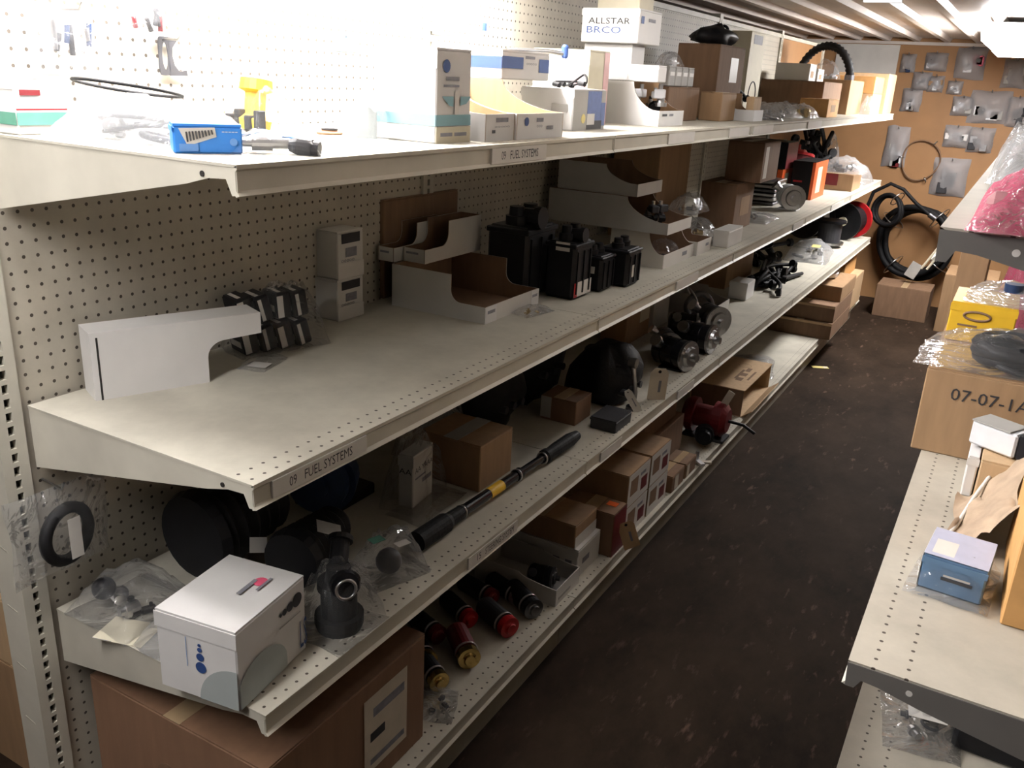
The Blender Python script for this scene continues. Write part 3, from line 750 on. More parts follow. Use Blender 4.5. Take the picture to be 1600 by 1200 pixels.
sC = ab(.12, .30, A_.y0-.30, A_.y0-.16, ZT, .20)
carton('cream_carton', 'cream carton with a pink strip of tape beside the white carton stack', sC, 'cream_print', tape=None, seam='lid', pr=[('+x', .72, .98, 0, 1, 'pink_pale'), ('-y', .7, .95, .3, 1, 'pink_pale')])
zc2 = A_.z+A_.h+.003
s = fb(None, 995, 75, 1030, 29, .19, xf=.33); s.z = zc2; s.loc.z = zc2; s.h = .095
carton('lettered_carton', 'white carton lettered ALLSTAR and BRCO on top of the white stack', s, 'white_card', tape=None, seam='lid',
   pr=[('-y', .12, .85, .56, .74, 'black', 'ALLSTAR'), ('-y', .10, .70, .28, .48, 'ink_blue', 'BRCO'), ('+x', .08, .2, .60, .82, 'ink_blue'), ('+x', .4, .7, .68, .78, 'ink_grey')])
q = s
s = ab(q.x0+.03, q.x1-.02, q.y0+.04, q.y1-.03, q.z+q.h+.003, .05)
carton('green_carton', 'pale green carton on top of the lettered white carton', s, 'cream_print', tape=None, seam='lid')
# big dark carton and what lies on it
s = fb(ZT, 1121, 119, 1160, 45, dl=1055, xf=.30); s.z = ZT+.066; s.loc.z = s.z; s.h = .21; BB = s
for k in range(2):
    ss = ab(s.x0+.005, s.x1-.005, s.y0+k*s.l/2+.004, s.y0+(k+1)*s.l/2-.004, ZT, .063)
    carton('kraft_carton', 'flat kraft carton under the big dark carton on the top shelf', ss, 'kraft', group='flat cartons under the big dark carton')
carton('dark_carton', 'big dark brown carton carrying crumpled black bags on the top shelf', s, 'kraft_dark', pr=[('+x', .45, .75, .35, .8, 'label_white')])
t = thing('black_bag', 'crumpled black plastic bag on top of the big dark carton', 'bag', (s.loc.x, s.loc.y, s.z+s.h+.003))
blob_part(t, 'bag_body', (0, 0, .03), (s.w*.42, s.l*.42, .045), 'black', 3, .5); MB().ring((0.02, .05, .06), (0, 1, .3), .018, .006, 'black').build('knot', t)
# little grey cartons in a row
for k in range(4):
    s = ab(.25, .31, 2.16+k*.066, 2.16+k*.066+.060, ZT+.116, .062)
    carton('grey_carton', 'small grey carton in the row of four before the big dark carton', s, 'grey_card', tape=None, seam='lid', group='small grey cartons in a row', pr=[('+x', .15, .85, .55, .75, 'label_white')])
carton('kraft_carton', 'low kraft carton under the row of small grey cartons', ab(.20, .33, 2.12, 2.44, ZT, .112), 'kraft_dark')
bag('clear bag slumped on the row of small grey cartons', Vector((.27, 2.26, ZT+.1815)), .03, .07, .05, 12, fill=fill_bits(('steel', 'white_plastic'), 3))
q = P(1105, 137, x=.38)
carton('kraft_carton', 'small kraft carton beside the black coiled cables on the top shelf', ab(.315, .40, 2.50, 2.68, ZT, .10), 'kraft')
s = fb(ZT, 1176, 190, 1184, 168, dl=1106); s.h = .10; W9 = s
s.y1 = s.y0+.14; s.l = .14; s.loc.y = s.y0+.07
bin_box('bin_box', 'white bin box with a stepped cut side holding a kraft carton', s, .042, 'step', .52, group='white bin boxes on the top shelf')
carton('kraft_carton', 'kraft carton standing in the stepped white bin box', ab(s.x0+.14, s.x1-.01, s.y0+.02, s.y1-.01, ZT+.0035, .085), 'kraft_light', tape=None, seam='lid')
cable_pile('black_cable', 'tangle of black cables behind the stepped white bin box', Vector((.15, 3.36, ZT)), .07, .12, .16, 7, 11, r=.007)
# pale carton with a black oval, on end
s = fb(ZT, 1166, 121, 1186, 52, .10, xf=.14); s.z = ZT; s.loc.z = ZT; s.h = .38; s.y1 = s.y0+.26; s.l = .26; s.loc.y = s.y0+.13
carton('tall_carton', 'tall pale carton with a black oval ring printed on its front', s, 'cream_print', tape=None, seam='lid', pr=[('+x', .25, .75, .05, .40, 'black', 'ring'), ('+x', .2, .8, .86, .97, 'ink_grey')])
for k, (x, y, a) in enumerate(((.42, 3.05, .3), (.38, 3.42, 1.2), (.43, 3.68, .0), (.28, 4.02, .6))):
    bag(('clear bag of steel fittings by the stepped bin box', 'clear bag of grey rings on the top shelf beyond the stepped bin', 'small clear bag near the small orange carton', 'clear bag of black plugs behind the small orange carton')[k], Vector((x, y, ZT)), .07, .10, .07, 20+k, a, fill=fill_bits((('steel', 'dark_grey'), ('steel', 'grey_card'), ('brass', 'steel'), ('black', 'steel'))[k], 5, .7))
carton('orange_carton', 'small orange-brown carton at the front of the top shelf', ab(.36, .50, 3.95, 4.22, ZT, .085), 'orange_kraft', pr=[('+x', .3, .7, .3, .7, 'kraft')])
y = 4.35
for k, (x0, x1, yy, l, z, h, mt, lb) in enumerate((
    (.06, .40, 4.28, .50, ZT, .17, 'kraft_dark', 'dark kraft carton at the back of the top shelf under small white cartons'),
    (.08, .44, 4.82, .45, ZT, .19, 'kraft', 'kraft carton next to the dark kraft carton on the top shelf'),
    (.22, .50, 5.30, .36, ZT, .12, 'kraft_light', 'light kraft carton at the far front of the top shelf'),
    (.22, .50, 5.30, .36, ZT+.123, .10, 'orange_kraft', 'orange kraft carton stacked on the light kraft carton'),
    (.20, .52, 5.70, .36, ZT, .25, 'kraft_light', 'tall light kraft carton at the very end of the top shelf'))):
    carton('kraft_carton', lb, ab(x0, x1, yy, yy+l, z, h), mt, pr=[('-y', .3, .6, .2, .5, 'kraft_dark')] if k == 4 else [('+x', .1, .2, .2, .9, 'cream_print')] if k == 2 else None)
for k in range(2):
    carton('white_carton', ('small white carton on the dark kraft carton by the slotted post', 'second small white carton on the dark kraft carton')[k], ab(.12, .30, 4.34+k*.22, 4.50+k*.22, ZT+.173, .085-.02*k), 'white_card_b', tape=None, seam='lid', pr=[('+x', .2, .6, .2, .6, 'kraft')])
bag('white plastic bag at the front end of the top shelf', Vector((.49, 5.21, ZT)), .035, .06, .12, 31, mat='film_hazy', name='plastic_bag')
# flexible black hose arched on the cartons
t = thing('arched_hose', 'black corrugated hose arched over the far kraft cartons', 'hose', (.24, 5.02, ZT+.193))
m = MB(); pts = []; rr = []
for i in range(41):
    a = PI*i/40; pts.append((-.15*math.cos(a), .03*math.sin(a*2), .02+.17*math.sin(a))); rr.append(.026 if i % 2 else .020)
m.tube(pts, rr, 'black_rubber', 10); m.build('hose', t)
for e in (-.15, .15): MB().cyl((e, 0, 0), (e, 0, .03), .029, 'steel_dark').build('end_ring', t)
bag('clear bag of silver parts under the arched black hose', Vector((.25, 5.02, ZT+.193)), .08, .05, .12, 33, fill=fill_bits(('steel', 'white_plastic'), 5, .8))

# ---- near left end of the top shelf
q = P(100, 208, z=ZT)
bag('big clear bag with a grey plug and blue cap at the near top shelf end', Vector((.19, .12, ZT)), .11, .085, .075, 41, .35, fill=both(fill_hose('dark_grey', 2, .004), fill_bits(('ink_sky', 'dark_grey', 'steel'), 4)), mat='film_hazy')
coil('black_hose', 'thin black hose looped through the near clear bags', Vector((.17, .13, ZT+.082)), (.2, .15, .95), .085, .0026, 1, ties=0, seed=4, spread=.008)
bag('second clear bag with small grey parts behind the near big bag', Vector((.10, .295, ZT)), .07, .075, .06, 42, .0, fill=fill_bits(('grey_card', 'steel', 'dark_grey'), 5), mat='film')
carton('printed_carton', 'white carton with red and green print at the near end of the top shelf', ab(.012, .065, .0, .085, ZT, .085), 'white_card', tape=None, seam='lid', pr=[('+x', .1, .5, .7, .8, 'red_dark'), ('+x', 0, 1, .18, .40, 'green'), ('+x', 0, 1, .44, .47, 'red'), ('-y', 0, 1, .18, .40, 'green')])
q = P(250, 188, x=.10)
t = bag('clear bag with a bright yellow plastic part and black clips', Vector((.12, .455, ZT)), .06, .065, .10, 43, .0, mat='film_thin')
MB().lathe((0, -.02, .0), (0, .15, 1), [(0, .03), (.02, .034), (.03, .02), (.07, .02), (.075, .032), (.095, .03)], 'yellow', 16).build('yellow_cap', t)
for k in range(4): MB().box(-.045+.025*k, -.03+.025*k, -.05, -.03, .0025, .03+.01*(k % 2), 'black', bev=.002).build('clip', t)
bag('small clear bag with a black plug behind the blue carton', Vector((.25, .60, ZT)), .045, .05, .055, 44, .8, fill=fill_bits(('black', 'steel'), 3))
# ---- on the pegboard above
def hang(label, u, v, w, h, seed, mats, film='film'):
    q = P(u, v, x=0.004); t = thing('hanging_bag', label, 'bag', (.004, q.y, q.z))
    T = Matrix.Rotation(PI/2, 4, 'Y') @ Matrix.Rotation(PI, 4, 'Z')
    vs, fs = film_geo(h/2, w/2, .03, seed, 14, True); MB().add(vs, fs, film, T, True).build('film', t)
    MB().tube([(-.012, 0, h*.47), (.05, 0, h*.47), (.06, 0, h*.47+.012)], .0022, 'steel', 6).build('hook', t)
    R = random.Random(seed)
    for i in range(6):
        y = R.uniform(-.36, .36)*w; z = R.uniform(-.42, .0)*h; l = R.uniform(.25, .5)*h
        MB().cyl((.012, y, z), (.014, y+R.uniform(-.01, .01), z+l), .0045, mats[i % len(mats)], seg=8).build('rod', t)
hang('clear bag of grey-violet rods hanging on the pegboard at the near end', 98, 60, .115, .095, 51, ('dark_grey', 'steel', 'navy'))
hang('small clear bag of reddish pins hanging on the upper pegboard', 222, 25, .08, .06, 52, ('red_dark', 'dark_grey'))
q0 = P(246, 56, x=.002); q1 = P(294, 119, x=.002)
t = thing('gasket', 'flat grey gasket with an oval opening hanging on the pegboard', 'gasket', (.0, (q0.y+q1.y)/2, (q0.z+q1.z)/2))
gw, gh = (q1.y-q0.y)/2, (q0.z-q1.z)/2
m = MB()
def strip(outer, inner):
    n = len(outer)
    for x in (.0, .0016):
        m.add([(x, a[0]*gw, a[1]*gh) for a in outer]+[(x, a[0]*gw, a[1]*gh) for a in inner], [(i, (i+1) % n, n+(i+1) % n, n+i) for i in range(n)], 'dark_grey')
o_, i_ = [], []
for k in range(24):
    a = 2*PI*k/24; sx_ = math.copysign(abs(math.cos(a))**.35, math.cos(a)); sz_ = math.copysign(abs(math.sin(a))**.35, math.sin(a))
    o_.append((-.62+.38*sx_, 1.0*sz_)); i_.append((-.55+.20*math.cos(a), .70*math.sin(a)))
strip(o_, i_); m.build('frame', t)
m = MB(); ar = [(-.3, .98), (.25, .98), (.35, .80), (.02, .45), (-.02, 0), (.10, -.45), (.42, -.78), (.95, -.70), (1, -1.0), (-.3, -1.0)]
m.prism([(a[0]*gw, a[1]*gh) for a in ar[:5]]+[(-.25*gw, 0)], 0, .0016, 'dark_grey', 'yz'); m.prism([(-.25*gw, 0)]+[(a[0]*gw, a[1]*gh) for a in ar[4:]], 0, .0016, 'dark_grey', 'yz'); m.build('side_arm', t)
MB().tube([(-.012, -.6*gw, .86*gh), (.04, -.6*gw, .86*gh), (.05, -.6*gw, .9*gh+.008)], .002, 'steel', 6).build('hook', t)
q0 = P(523, 48, x=-.007); q1 = P(558, 82, x=-.007)
t = thing('price_card', 'square grey-blue card fixed to the upper pegboard', 'card', (-.0078, (q0.y+q1.y)/2, (q0.z+q1.z)/2))
MB().box(0, .0012, -(q1.y-q0.y)/2, (q1.y-q0.y)/2, -(q0.z-q1.z)/2, (q0.z-q1.z)/2, 'blue_box').build('card', t)
MB().cyl((.0012, 0, .012), (.002, 0, .012), .003, 'steel', seg=10).build('pin', t)
# ================================================================== SECOND SHELF
# long white box lying with its cut-out facing down
C_ = P(150, 627, z=Z2); R_ = P(328, 597, z=Z2); dv = (R_-C_).normalized(); Lh = (R_-C_).length
far = C_.copy()
for i in range(200):
    far = C_+dv*(i*.004)
    if proj((far.x, far.y, Z2+.09))[0] > 408: break
Lw = (far-C_).length; Hh = height_at(C_, 522)
t = thing('cut_out_box', 'long white box with a rounded cut-out at its lower far end', 'box', C_, math.atan2(-dv.x, dv.y))
pf = [(0, 0), (Lh, 0), (Lh, Hh*.40)]+[(Lh+.035*(1-math.cos(a)), Hh*.40+.03*math.sin(a)) for a in [i/6*PI/2 for i in range(1, 7)]]+[(Lw, Hh*.40+.034), (Lw, Hh), (0, Hh)]
m = MB(); m.prism(pf, 0, -.002, 'white_card', 'yz'); m.build('side_panel', t)
m = MB(); m.prism(pf, -.068, -.07, 'white_card', 'yz'); m.build('side_panel', t)
MB().box(-.068, -.002, 0, Lw, Hh-.002, Hh, 'white_card').build('top_panel', t)
MB().box(-.068, -.004, .012, .014, 0, Hh-.002, 'white_card').build('end_panel', t)
MB().box(-.0685, -.0015, 0.0, .002, Hh*.0, Hh-.001, 'white_card').build('end_flap', t)
MB().box(-.001, .0004, .010, .0135, 0, Hh*.93, 'cutout_dark').build('slit', t)
MB().box(-.068, -.002, .002, Lh-.002, .0, .002, 'white_card').build('bottom_panel', t)
# striped packets in a bag
q = P(455, 546, z=Z2)
t = thing('packet_bundle', 'clear bag of black packets with white stripes beside the long white box', 'bag', q+Vector((-.045, .0, 0)), -.30)
R = random.Random(5)
for r_ in range(2):
    for k in range(4):
        T = Matrix.Translation((.0-.012*r_, -.07+.042*k, .002+r_*.062)) @ Matrix.Rotation(.16+R.uniform(-.1, .1), 4, 'X')
        o = MB().box(-.03, .034, -.018, .018, 0, .058, 'black', T, bev=.004).build('packet', t)
        MB().box(.0342, .0350, -.010 if k % 2 else -.016, -.002, .004, .052, 'label_white', T).build('stripe', o)
        MB().box(-.022, .024, -.008, .0, .0582, .0588, 'label_white', T).build('stripe', o)
        MB().box(-.022, .024, -.0188, -.0182, .016, .030, 'label_white', T).build('stripe', o)
film_part(t, .055, .105, .155, 61, 'film_thin')
bag('empty clear wrapper on the shelf before the striped packets', P(400, 566, z=Z2)+Vector((.02, .0, 0)), .03, .05, .02, 62, .3, mat='film_thin', name='plastic_wrapper', fill=lambda t, sx, sy, sz, R: MB().box(-.02, .02, -.03, .0, .003, .004, 'label_white').build('card', t))
lab = [('+x', .15, .85, .76, .97, 'ink'), ('+x', .30, .72, .46, .66, 'ink_grey'), ('+x', .0, 1, .0, .34, 'label_white'), ('+x', .12, .62, .36, .42, 'ink_grey', 'ooooo')]
s = fb(Z2, 528, 503, 568, 441, dl=489); lo = s
carton('small_carton', 'grey-white carton with a printed end, lower of two stacked by the pegboard', s, 'white_card_b', tape=None, seam='lid', pr=lab)
s = fb(None, 528, 441, 568, 364, dl=489, xf=lo.x1-.004); s.z = lo.z+lo.h+.003; s.loc.z = s.z; s.h -= .006
carton('small_carton', 'grey-white carton with a printed end, upper of two stacked by the pegboard', s, 'white_card_b', tape=None, seam='lid', pr=lab)
y0 = P(607, 478, z=Z2).y
s = ab(.03, .20, y0+.0, y0+.30, Z2, .0); s.h = P(600, 320, y=y0).z-Z2
x0 = P(579, 474, y=y0+.05).x
s = ab(x0, x0+.045, y0+.05, y0+.40, Z2, s.h)
carton('dark_carton', 'dark brown carton standing behind the white bins on the second shelf', s, 'kraft_dark')
s = fb(Z2, 757, 507, 838, 480, dl=612); s.h = P(612, 412, y=s.y0).z-Z2; LB = s
s.x0 = max(s.x0, x0+.05); s.w = s.x1-s.x0; s.loc.x = (s.x0+s.x1)/2
bin_box('bin_box', 'large white bin box with a dark inside at the middle of the second shelf', s, .042, 'step', .36, out='white_card_b', inn='kraft_dark', pr=[('+x', .0, .20, .0, 1, 'white_card'), ('+x', .04, .17, .55, .75, 'ink_grey'), ('+x', .85, 1, 0, 1, 'white_card'), ('+x', .87, .97, .55, .72, 'ink_grey')])
zt2 = Z2+LB.h+.001
s = fb(zt2, 664, 413, 757, 386, .07, xf=P(664, 413, z=zt2).x); s.z = zt2; s.loc.z = zt2; s.h = .10; s.y1 = min(s.y1, s.y0+.27); s.l = s.y1-s.y0; s.loc.y = (s.y0+s.y1)/2
bin_box('bin_box', 'small white bin box with a low front on the large white bin', s, .036, 'step', .40, front='-y', out='white_card_b', inn='kraft_dark', pr=[('+x', .15, .7, .6, .75, 'ink_grey')])
s3_ = ab(s.x0-.055, s.x0-.003, s.y0-.035, s.y1-.05, zt2, .09)
bin_box('bin_box', 'second small white bin box behind the low-fronted one', s3_, .036, 'step', .40, front='-y', out='white_card_b', inn='kraft_dark', pr=[('+x', .15, .7, .6, .75, 'ink_grey')])
# black housings
def housing(label, s, sticker=None, lid=True, group=None, top='cyl'):
    t = thing('black_housing', label, 'canister', s.loc, s.rz, group); w, l, h = s.w/2, s.l/2, s.h
    MB().box(-w, w, -l, l, 0, h*.78, 'black', bev=.010).build('body', t)
    MB().box(-w*1.04, w*1.04, -l*1.04, l*1.04, h*.70, h*.76, 'black', bev=.003).build('collar', t)
    for k in (-1, 1):
        MB().lathe((0, k*l*.45, h*.78), (0, 0, 1), [(0, l*.36), (h*.10, l*.36), (h*.10, l*.26), (h*.20, l*.24)], 'black', 18).build('cap', t)
    if top == 'cyl': MB().lathe((w*.2, -l*.2, h*.86), (1, 0, .05), [(0, l*.3), (w*.6, l*.3), (w*.6, l*.36), (w*.9, l*.36)], 'black', 16).build('outlet', t)
    for k in range(3): MB().box(w-.001, w+.004, -l*.8+k*l*.7, -l*.8+k*l*.7+.006, h*.08, h*.66, 'black').build('rib', t)
    prints(t, s, sticker)
housing('black housing with a round outlet behind the white bins', ab(.17, .30, 1.24, 1.41, Z2, .25))
s = fb(Z2, 862, 466, 889, 360, .10, xf=.36); s.z = Z2; s.loc.z = Z2; s.x1=.41; s.x0=.315; s.w=.095; s.loc.x=.3625; s.y0 = 1.315; s.y1 = 1.43; s.l = .115; s.loc.y = 1.372; s.h = .205
housing('black housing with a white and red sticker low on its front', s, [('+x', .02, .98, .04, .24, 'label_white'), ('+x', .02, .2, .04, .24, 'red'), ('-y', .35, .8, .66, .78, 'label_white')])
s = ab(.34, .43, 1.455, 1.55, Z2, .135)
housing('lower black housing with a white sticker next to the tall one', s, [('-y', .15, .75, .40, .55, 'label_white')], top=None)
s = ab(.365, .465, 1.565, 1.67, Z2, .145)
housing('black housing nearest the grey bins with a small label', s, [('+x', .3, .5, .2, .45, 'label_white')], top=None)
bag('small clear bag of thin metal clips before the large white bin', P(820, 490, z=Z2)+Vector((0.01, .02, 0)), .03, .055, .02, 63, -.2, fill=fill_bits(('steel', 'brass'), 4))
# grey bins further along
s = fb(Z2, 1035, 421, 1080, 398, dl=950); s.h = .119; G1 = s
bin_box('bin_box', 'low grey bin box with a clear bag in it, bottom of the grey stack', s, .046, 'curve', .30, out='white_card_b', inn='kraft_dark', pr=[('+x', .6, .75, .4, .7, 'ink_grey')], group='grey bin boxes on the second shelf')
bag('clear bag of silver fittings lying in the low grey bin', Vector((G1.x1-.06, G1.loc.y, Z2+.0035)), .045, min(.08, G1.l*.42), .075, 64, fill=fill_bits(('steel', 'dark_grey'), 4))
s = fb(Z2, 1084, 402, 1110, 369, .2); s.h = .07; s.y0 = max(s.y0, G1.y1+.006); s.y1 = min(s.y1, s.y0+.16); s.l = s.y1-s.y0; s.loc.y = (s.y0+s.y1)/2
bin_box('bin_box', 'narrow white bin box next to the low grey bin', s, .05, 'step', .4, out='white_card_b', inn='kraft_dark', pr=[('+x', .6, .8, .5, .7, 'ink_grey')], group='grey bin boxes on the second shelf')
zg = Z2+.120
s = fb(zg, 1042, 368, 1077, 349, dl=854); s.h = .108; G2 = s
s.x0 = max(s.x0, .03); s.w = s.x1-s.x0; s.loc.x = (s.x0+s.x1)/2
bin_box('bin_box', 'long grey bin box with a curved side, middle of the grey stack', s, .036, 'curve', .34, out='grey_card', inn='kraft_dark', pr=[('+x', 0, 1, 0, 1, 'white_card_b')], group='grey bin boxes on the second shelf')
heap('dark fitting heaped in the long grey bin box', Vector((G2.x1-.085, G2.loc.y, zg+.01)), .04, .06, 7, 9, ('black', 'steel_dark', 'dark_grey'), group='fittings in the long grey bin', layers=3)
zg2 = zg+.109
s = fb(zg2, 995, 308, 1032, 284, .29); s.h = .095; s.x0 = max(.03, s.x0); s.w = s.x1-s.x0; s.loc.x = (s.x0+s.x1)/2; G3 = s
bin_box('bin_box', 'long grey bin box with a curved side, top of the grey stack', s, .040, 'curve', .40, out='grey_card', inn='kraft_dark', pr=[('+x', 0, 1, 0, 1, 'white_card_b')], group='grey bin boxes on the second shelf')
carton('kraft_carton', 'dim kraft carton behind the grey bin stack on the second shelf', ab(.03, .22, 2.40, 2.75, Z2, .36), 'kraft')
bag('clear bag of metal parts next to the grey bin stack', Vector((.33, 2.55, Z2)), .09, .12, .10, 65, fill=fill_bits(('steel', 'brass', 'dark_grey'), 6))
bag('clear bag slumped on the first metal-parts bag', Vector((.30, 2.55, Z2+.108)), .06, .09, .08, 66, mat='film', fill=fill_bits(('steel', 'red_dark'), 4))
s = fb(Z2, 1112, 392, 1150, 365, .22); s.h = .062; s.y0, s.y1 = 2.47, 2.66; s.x1 = .50; s.x0 = .44; s.w = .06; s.l = .19; s.loc = Vector((.47, 2.565, Z2))
carton('low_carton', 'low white carton at the shelf front before the dark cartons', s, 'white_card_b', tape=None, seam='lid')
s = fb(Z2, 1143, 363, 1169, 292, dl=1087); D1 = s
carton('dark_carton', 'dark brown carton, lower of two stacked on the second shelf', s, 'kraft_dark', pr=[('+x', .3, .8, .3, .7, 'kraft')])
s = ab(D1.x0+.06, D1.x1+.06, D1.y0+.12, D1.y1+.12, Z2+D1.h+.0035, .165)
carton('dark_carton', 'dark brown carton, upper of two stacked on the second shelf', s, 'kraft_dark', pr=[('+x', .1, .3, .1, .9, 'label_white')])
# black and orange product cartons
s = fb(Z2, 1266, 313, 1284, 257, dl=1231); O1 = s
OP = [('+x', 0, 1, 0, 1, 'orange'), ('+x', .25, .6, .15, .85, 'cream_print'), ('-y', .1, .5, .45, .5, 'red'), ('-y', .88, 1, 0, 1, 'orange')]
carton('orange_carton', 'black carton with an orange end, standing at the shelf front', s, 'black', tape=None, seam='lid', pr=OP)
s = ab(O1.x0-.26, O1.x0-.03, O1.y0-.1, O1.y0+.15, Z2, .16)
carton('orange_carton', 'black carton with an orange stripe behind the front black carton', s, 'black', tape=None, seam='lid', pr=OP)
s = ab(O1.x0-.26, O1.x0-.02, O1.y0-.1, O1.y0+.15, Z2+.163, .14)
carton('red_print_carton', 'black carton with red 2L lettering stacked behind', s, 'black', tape=None, seam='lid', pr=[('-y', .05, .75, .35, .85, 'orange', '2 L'), ('+x', 0, 1, 0, 1, 'red_dark')])
pump('alternator', 'pale metal alternator in front of the black and orange cartons', P(1232, 327, z=Z2), .06, .14, (.5, -.86, 0), 'white_plastic', 'steel')
t = thing('plate_stack', 'stack of grey metal plates next to the pale alternator', 'plates', P(1192, 318, z=Z2)+Vector((-.03, .05, 0)))
for k in range(6): MB().box(-.10, .10, -.12, .12, .001+k*.022, .016+k*.022, ('steel_dark', 'grey_card', 'steel')[k % 3], bev=.003).build('plate', t)
bag('clear bag lying before the stack of grey plates', P(1185, 338, z=Z2)+Vector((.02, -.12, 0)), .08, .13, .035, 67, fill=fill_bits(('black', 'steel'), 3))
s = fb(Z2, 1330, 300, 1338, 280, dl=1282); s.h = .10; s.y1 = s.y0+.30; s.l = .30; s.loc.y = s.y0+.15
carton('kraft_carton', 'reddish kraft carton at the far front of the second shelf', s, 'kraft', pr=[('-y', 0, .5, .3, 1, 'red_dark')])
bag('clear bag on the reddish kraft carton', Vector((s.loc.x, s.loc.y, Z2+.103)), .13, .12, .10, 68, mat='film_hazy', fill=fill_bits(('steel', 'dark_grey'), 5))
bag('clear bag of silver pipes at the far end of the second shelf', Vector((.42, 5.66, Z2)), .10, .22, .14, 69, mat='film_hazy', fill=fill_bits(('steel', 'steel'), 4))
cable_pile('black_cable', 'thick black cables hanging at the far end of the second shelf', Vector((.17, 5.50, Z2+.01)), .10, .30, .40, 9, 17, r=.014)
pump('red_canister', 'dark red canister on the second shelf beyond the black cartons', Vector((.17, 4.86, Z2)), .11, .26, (0, 0.2, 1), 'red_dark', 'red', cat='canister')
bag('grey plastic bag hung in front of the last slotted post', Vector((.18, 5.98, Z2+.02)), .06, .07, .30, 70, mat='film_hazy', name='plastic_bag')
# ================================================================== THIRD SHELF
s = pb(Z3, (375, 1113), (479, 1012), 992, l=(245, 1076)); LS = s
dots = [('-y', .50, .60, .36, .50, 'ink_blue', 'disc'), ('-y', .505, .595, .515, .615, 'ink_blue', 'disc'), ('-y', .52, .58, .63, .69, 'ink_blue', 'disc'), ('-y', .53, .57, .70, .74, 'ink_blue', 'disc'), ('-y', .38, .385, .40, .78, 'ink_sky')]
quarter = lambda sg: [(1.0 if sg > 0 else 0.0, .02)]+[((1.0-.48*math.cos(a)) if sg > 0 else .56*math.sin(a)+.0, .02+.50*(math.sin(a) if sg > 0 else math.cos(a))) for a in [i/12*PI/2 for i in range(13)]]
carton('white_carton', 'big white carton with blue dots and grey circles, near end of third shelf', s, 'white_card', tape=None, seam='lid',
   pr=dots+[('-y', 0, 1, 0, 1, 'sage_print', 'poly', quarter(1)),
            ('+x', 0, 1, 0, 1, 'sage_print', 'poly', [(.01, .02), (.68, .02)]+[(.32+.36*math.cos(a), .16+.36*math.sin(a)) for a in [i/12*PI*.9 for i in range(13)]]+[(.01, .30)]),
            ('+x', .80, .92, .70, .88, 'ink', 'disc'), ('+x', .71, .79, .72, .84, 'ink', 'disc'), ('+x', .64, .69, .73, .81, 'ink', 'disc'), ('+x', .59, .62, .745, .79, 'ink', 'disc'),
            ('+x', .58, .90, .60, .615, 'grey_card'), ('+x', .88, .99, .10, .48, 'ink_blue', 'LS'), ('+z', .66, .76, .24, .40, 'pink', 'disc'), ('+z', .46, .72, .36, .41, 'ink_grey'), ('+z', .58, .80, .24, .27, 'ink_grey')])
bag('clear bag with a black bulb lying at the near end of the third shelf', Vector((.12, .07, Z3)), .085, .085, .085, 81, .0, fill=both(fill_bits(('black', 'steel', 'white_plastic'), 4), lambda t, sx, sy, sz, R: MB().sphere((-.04, -.03, .045), .022, 'black').build('bulb', t)))
bag('clear bag of light parts between the black-bulb bag and white carton', Vector((.27, .075, Z3)), .055, .085, .065, 82, .0, mat='film_hazy', fill=fill_bits(('white_plastic', 'steel'), 4))
t = thing('kraft_envelope', 'flat cream card sticking out from under the clear bag', 'card', (.18, .0, Z3+.0005), .3); MB().box(-.05, .05, -.02, .05, 0, .001, 'cream_print').build('sheet', t); MB().box(-.05, -.01, -.02, -.019, .001, .0014, 'ink_grey').build('printed_line', t)
# bag hung from the slotted post
q = P(105, 830, x=.05)
t = thing('hanging_bag', 'clear bag with a black ring hung at the near post below the second shelf', 'bag', (.03, q.y, q.z))
T = Matrix.Rotation(PI/2, 4, 'Y') @ Matrix.Rotation(PI, 4, 'Z')
vs, fs = film_geo(.085, .095, .04, 83, 14, True); MB().add(vs, fs, 'film', T, True).build('film', t)
MB().ring((.02, .0, -.005), (1, .2, 0), .050, .011, 'black_rubber', 26).build('ring', t)
MB().box(.044, .0448, -.012, .012, -.045, .035, 'label_white').build('sticker', t)
MB().tube([(-.035, 0, .09), (.02, 0, .085), (.03, 0, .1)], .0022, 'steel', 6).build('hook', t)
# black bulky parts
def bellows(label, loc, R_, L_, axis, rz=0, sticker=None):
    t = thing('rubber_bellows', label, 'bellows', loc, rz); pr = []
    for i in range(13):
        f = i/12; pr.append((L_*f, R_*(1-.35*f)*(1.0 if i % 2 else .86)))
    MB().lathe((0, 0, R_*1.02), axis, pr, 'black_rubber', 24).build('boot', t)
    ax = Vector(axis).normalized(); MB().lathe(Vector((0, 0, R_*1.02))-ax*.02, ax, [(0, R_*.92), (.02, R_*1.0)], 'black', 24).build('collar', t)
    if sticker:
        o, r_, u_ = sticker; n = Vector(r_).cross(Vector(u_)).normalized()
        MB().add([Vector(o), Vector(o)+Vector(r_), Vector(o)+Vector(r_)+Vector(u_), Vector(o)+Vector(u_)], [(0, 1, 2, 3)], 'label_white').build('sticker', t)
bellows('large black rubber bellows with a white tag under the second shelf', Vector((.14, .22, Z3)), .095, .20, (0, 1, 0), sticker=((.105, .03, .075), (.012, .035, -.012), (-.006, .008, .03)))
bellows('black rubber bellows lying behind the big white carton', Vector((.32, .30, Z3)), .065, .16, (-.2, 1, 0), sticker=((.05, .01, .136), (.055, .008, .0), (-.02, .02, .012)))
t = thing('blue_motor', 'dark blue round motor in the shade under the second shelf', 'motor', (.13, .68, Z3))
MB().lathe((0, -.06, .085), (0.4, -1, 0), [(0, .075), (.06, .085), (.06, .07), (.09, .07), (.09, .03), (.11, .03)], 'navy', 24).build('drum', t); MB().box(-.06, .06, -.12, .04, 0, .03, 'black', bev=.004).build('base', t); MB().cyl((0.05, -.08, .15), (.05, -.08, .19), .012, 'dark_grey').build('valve', t)
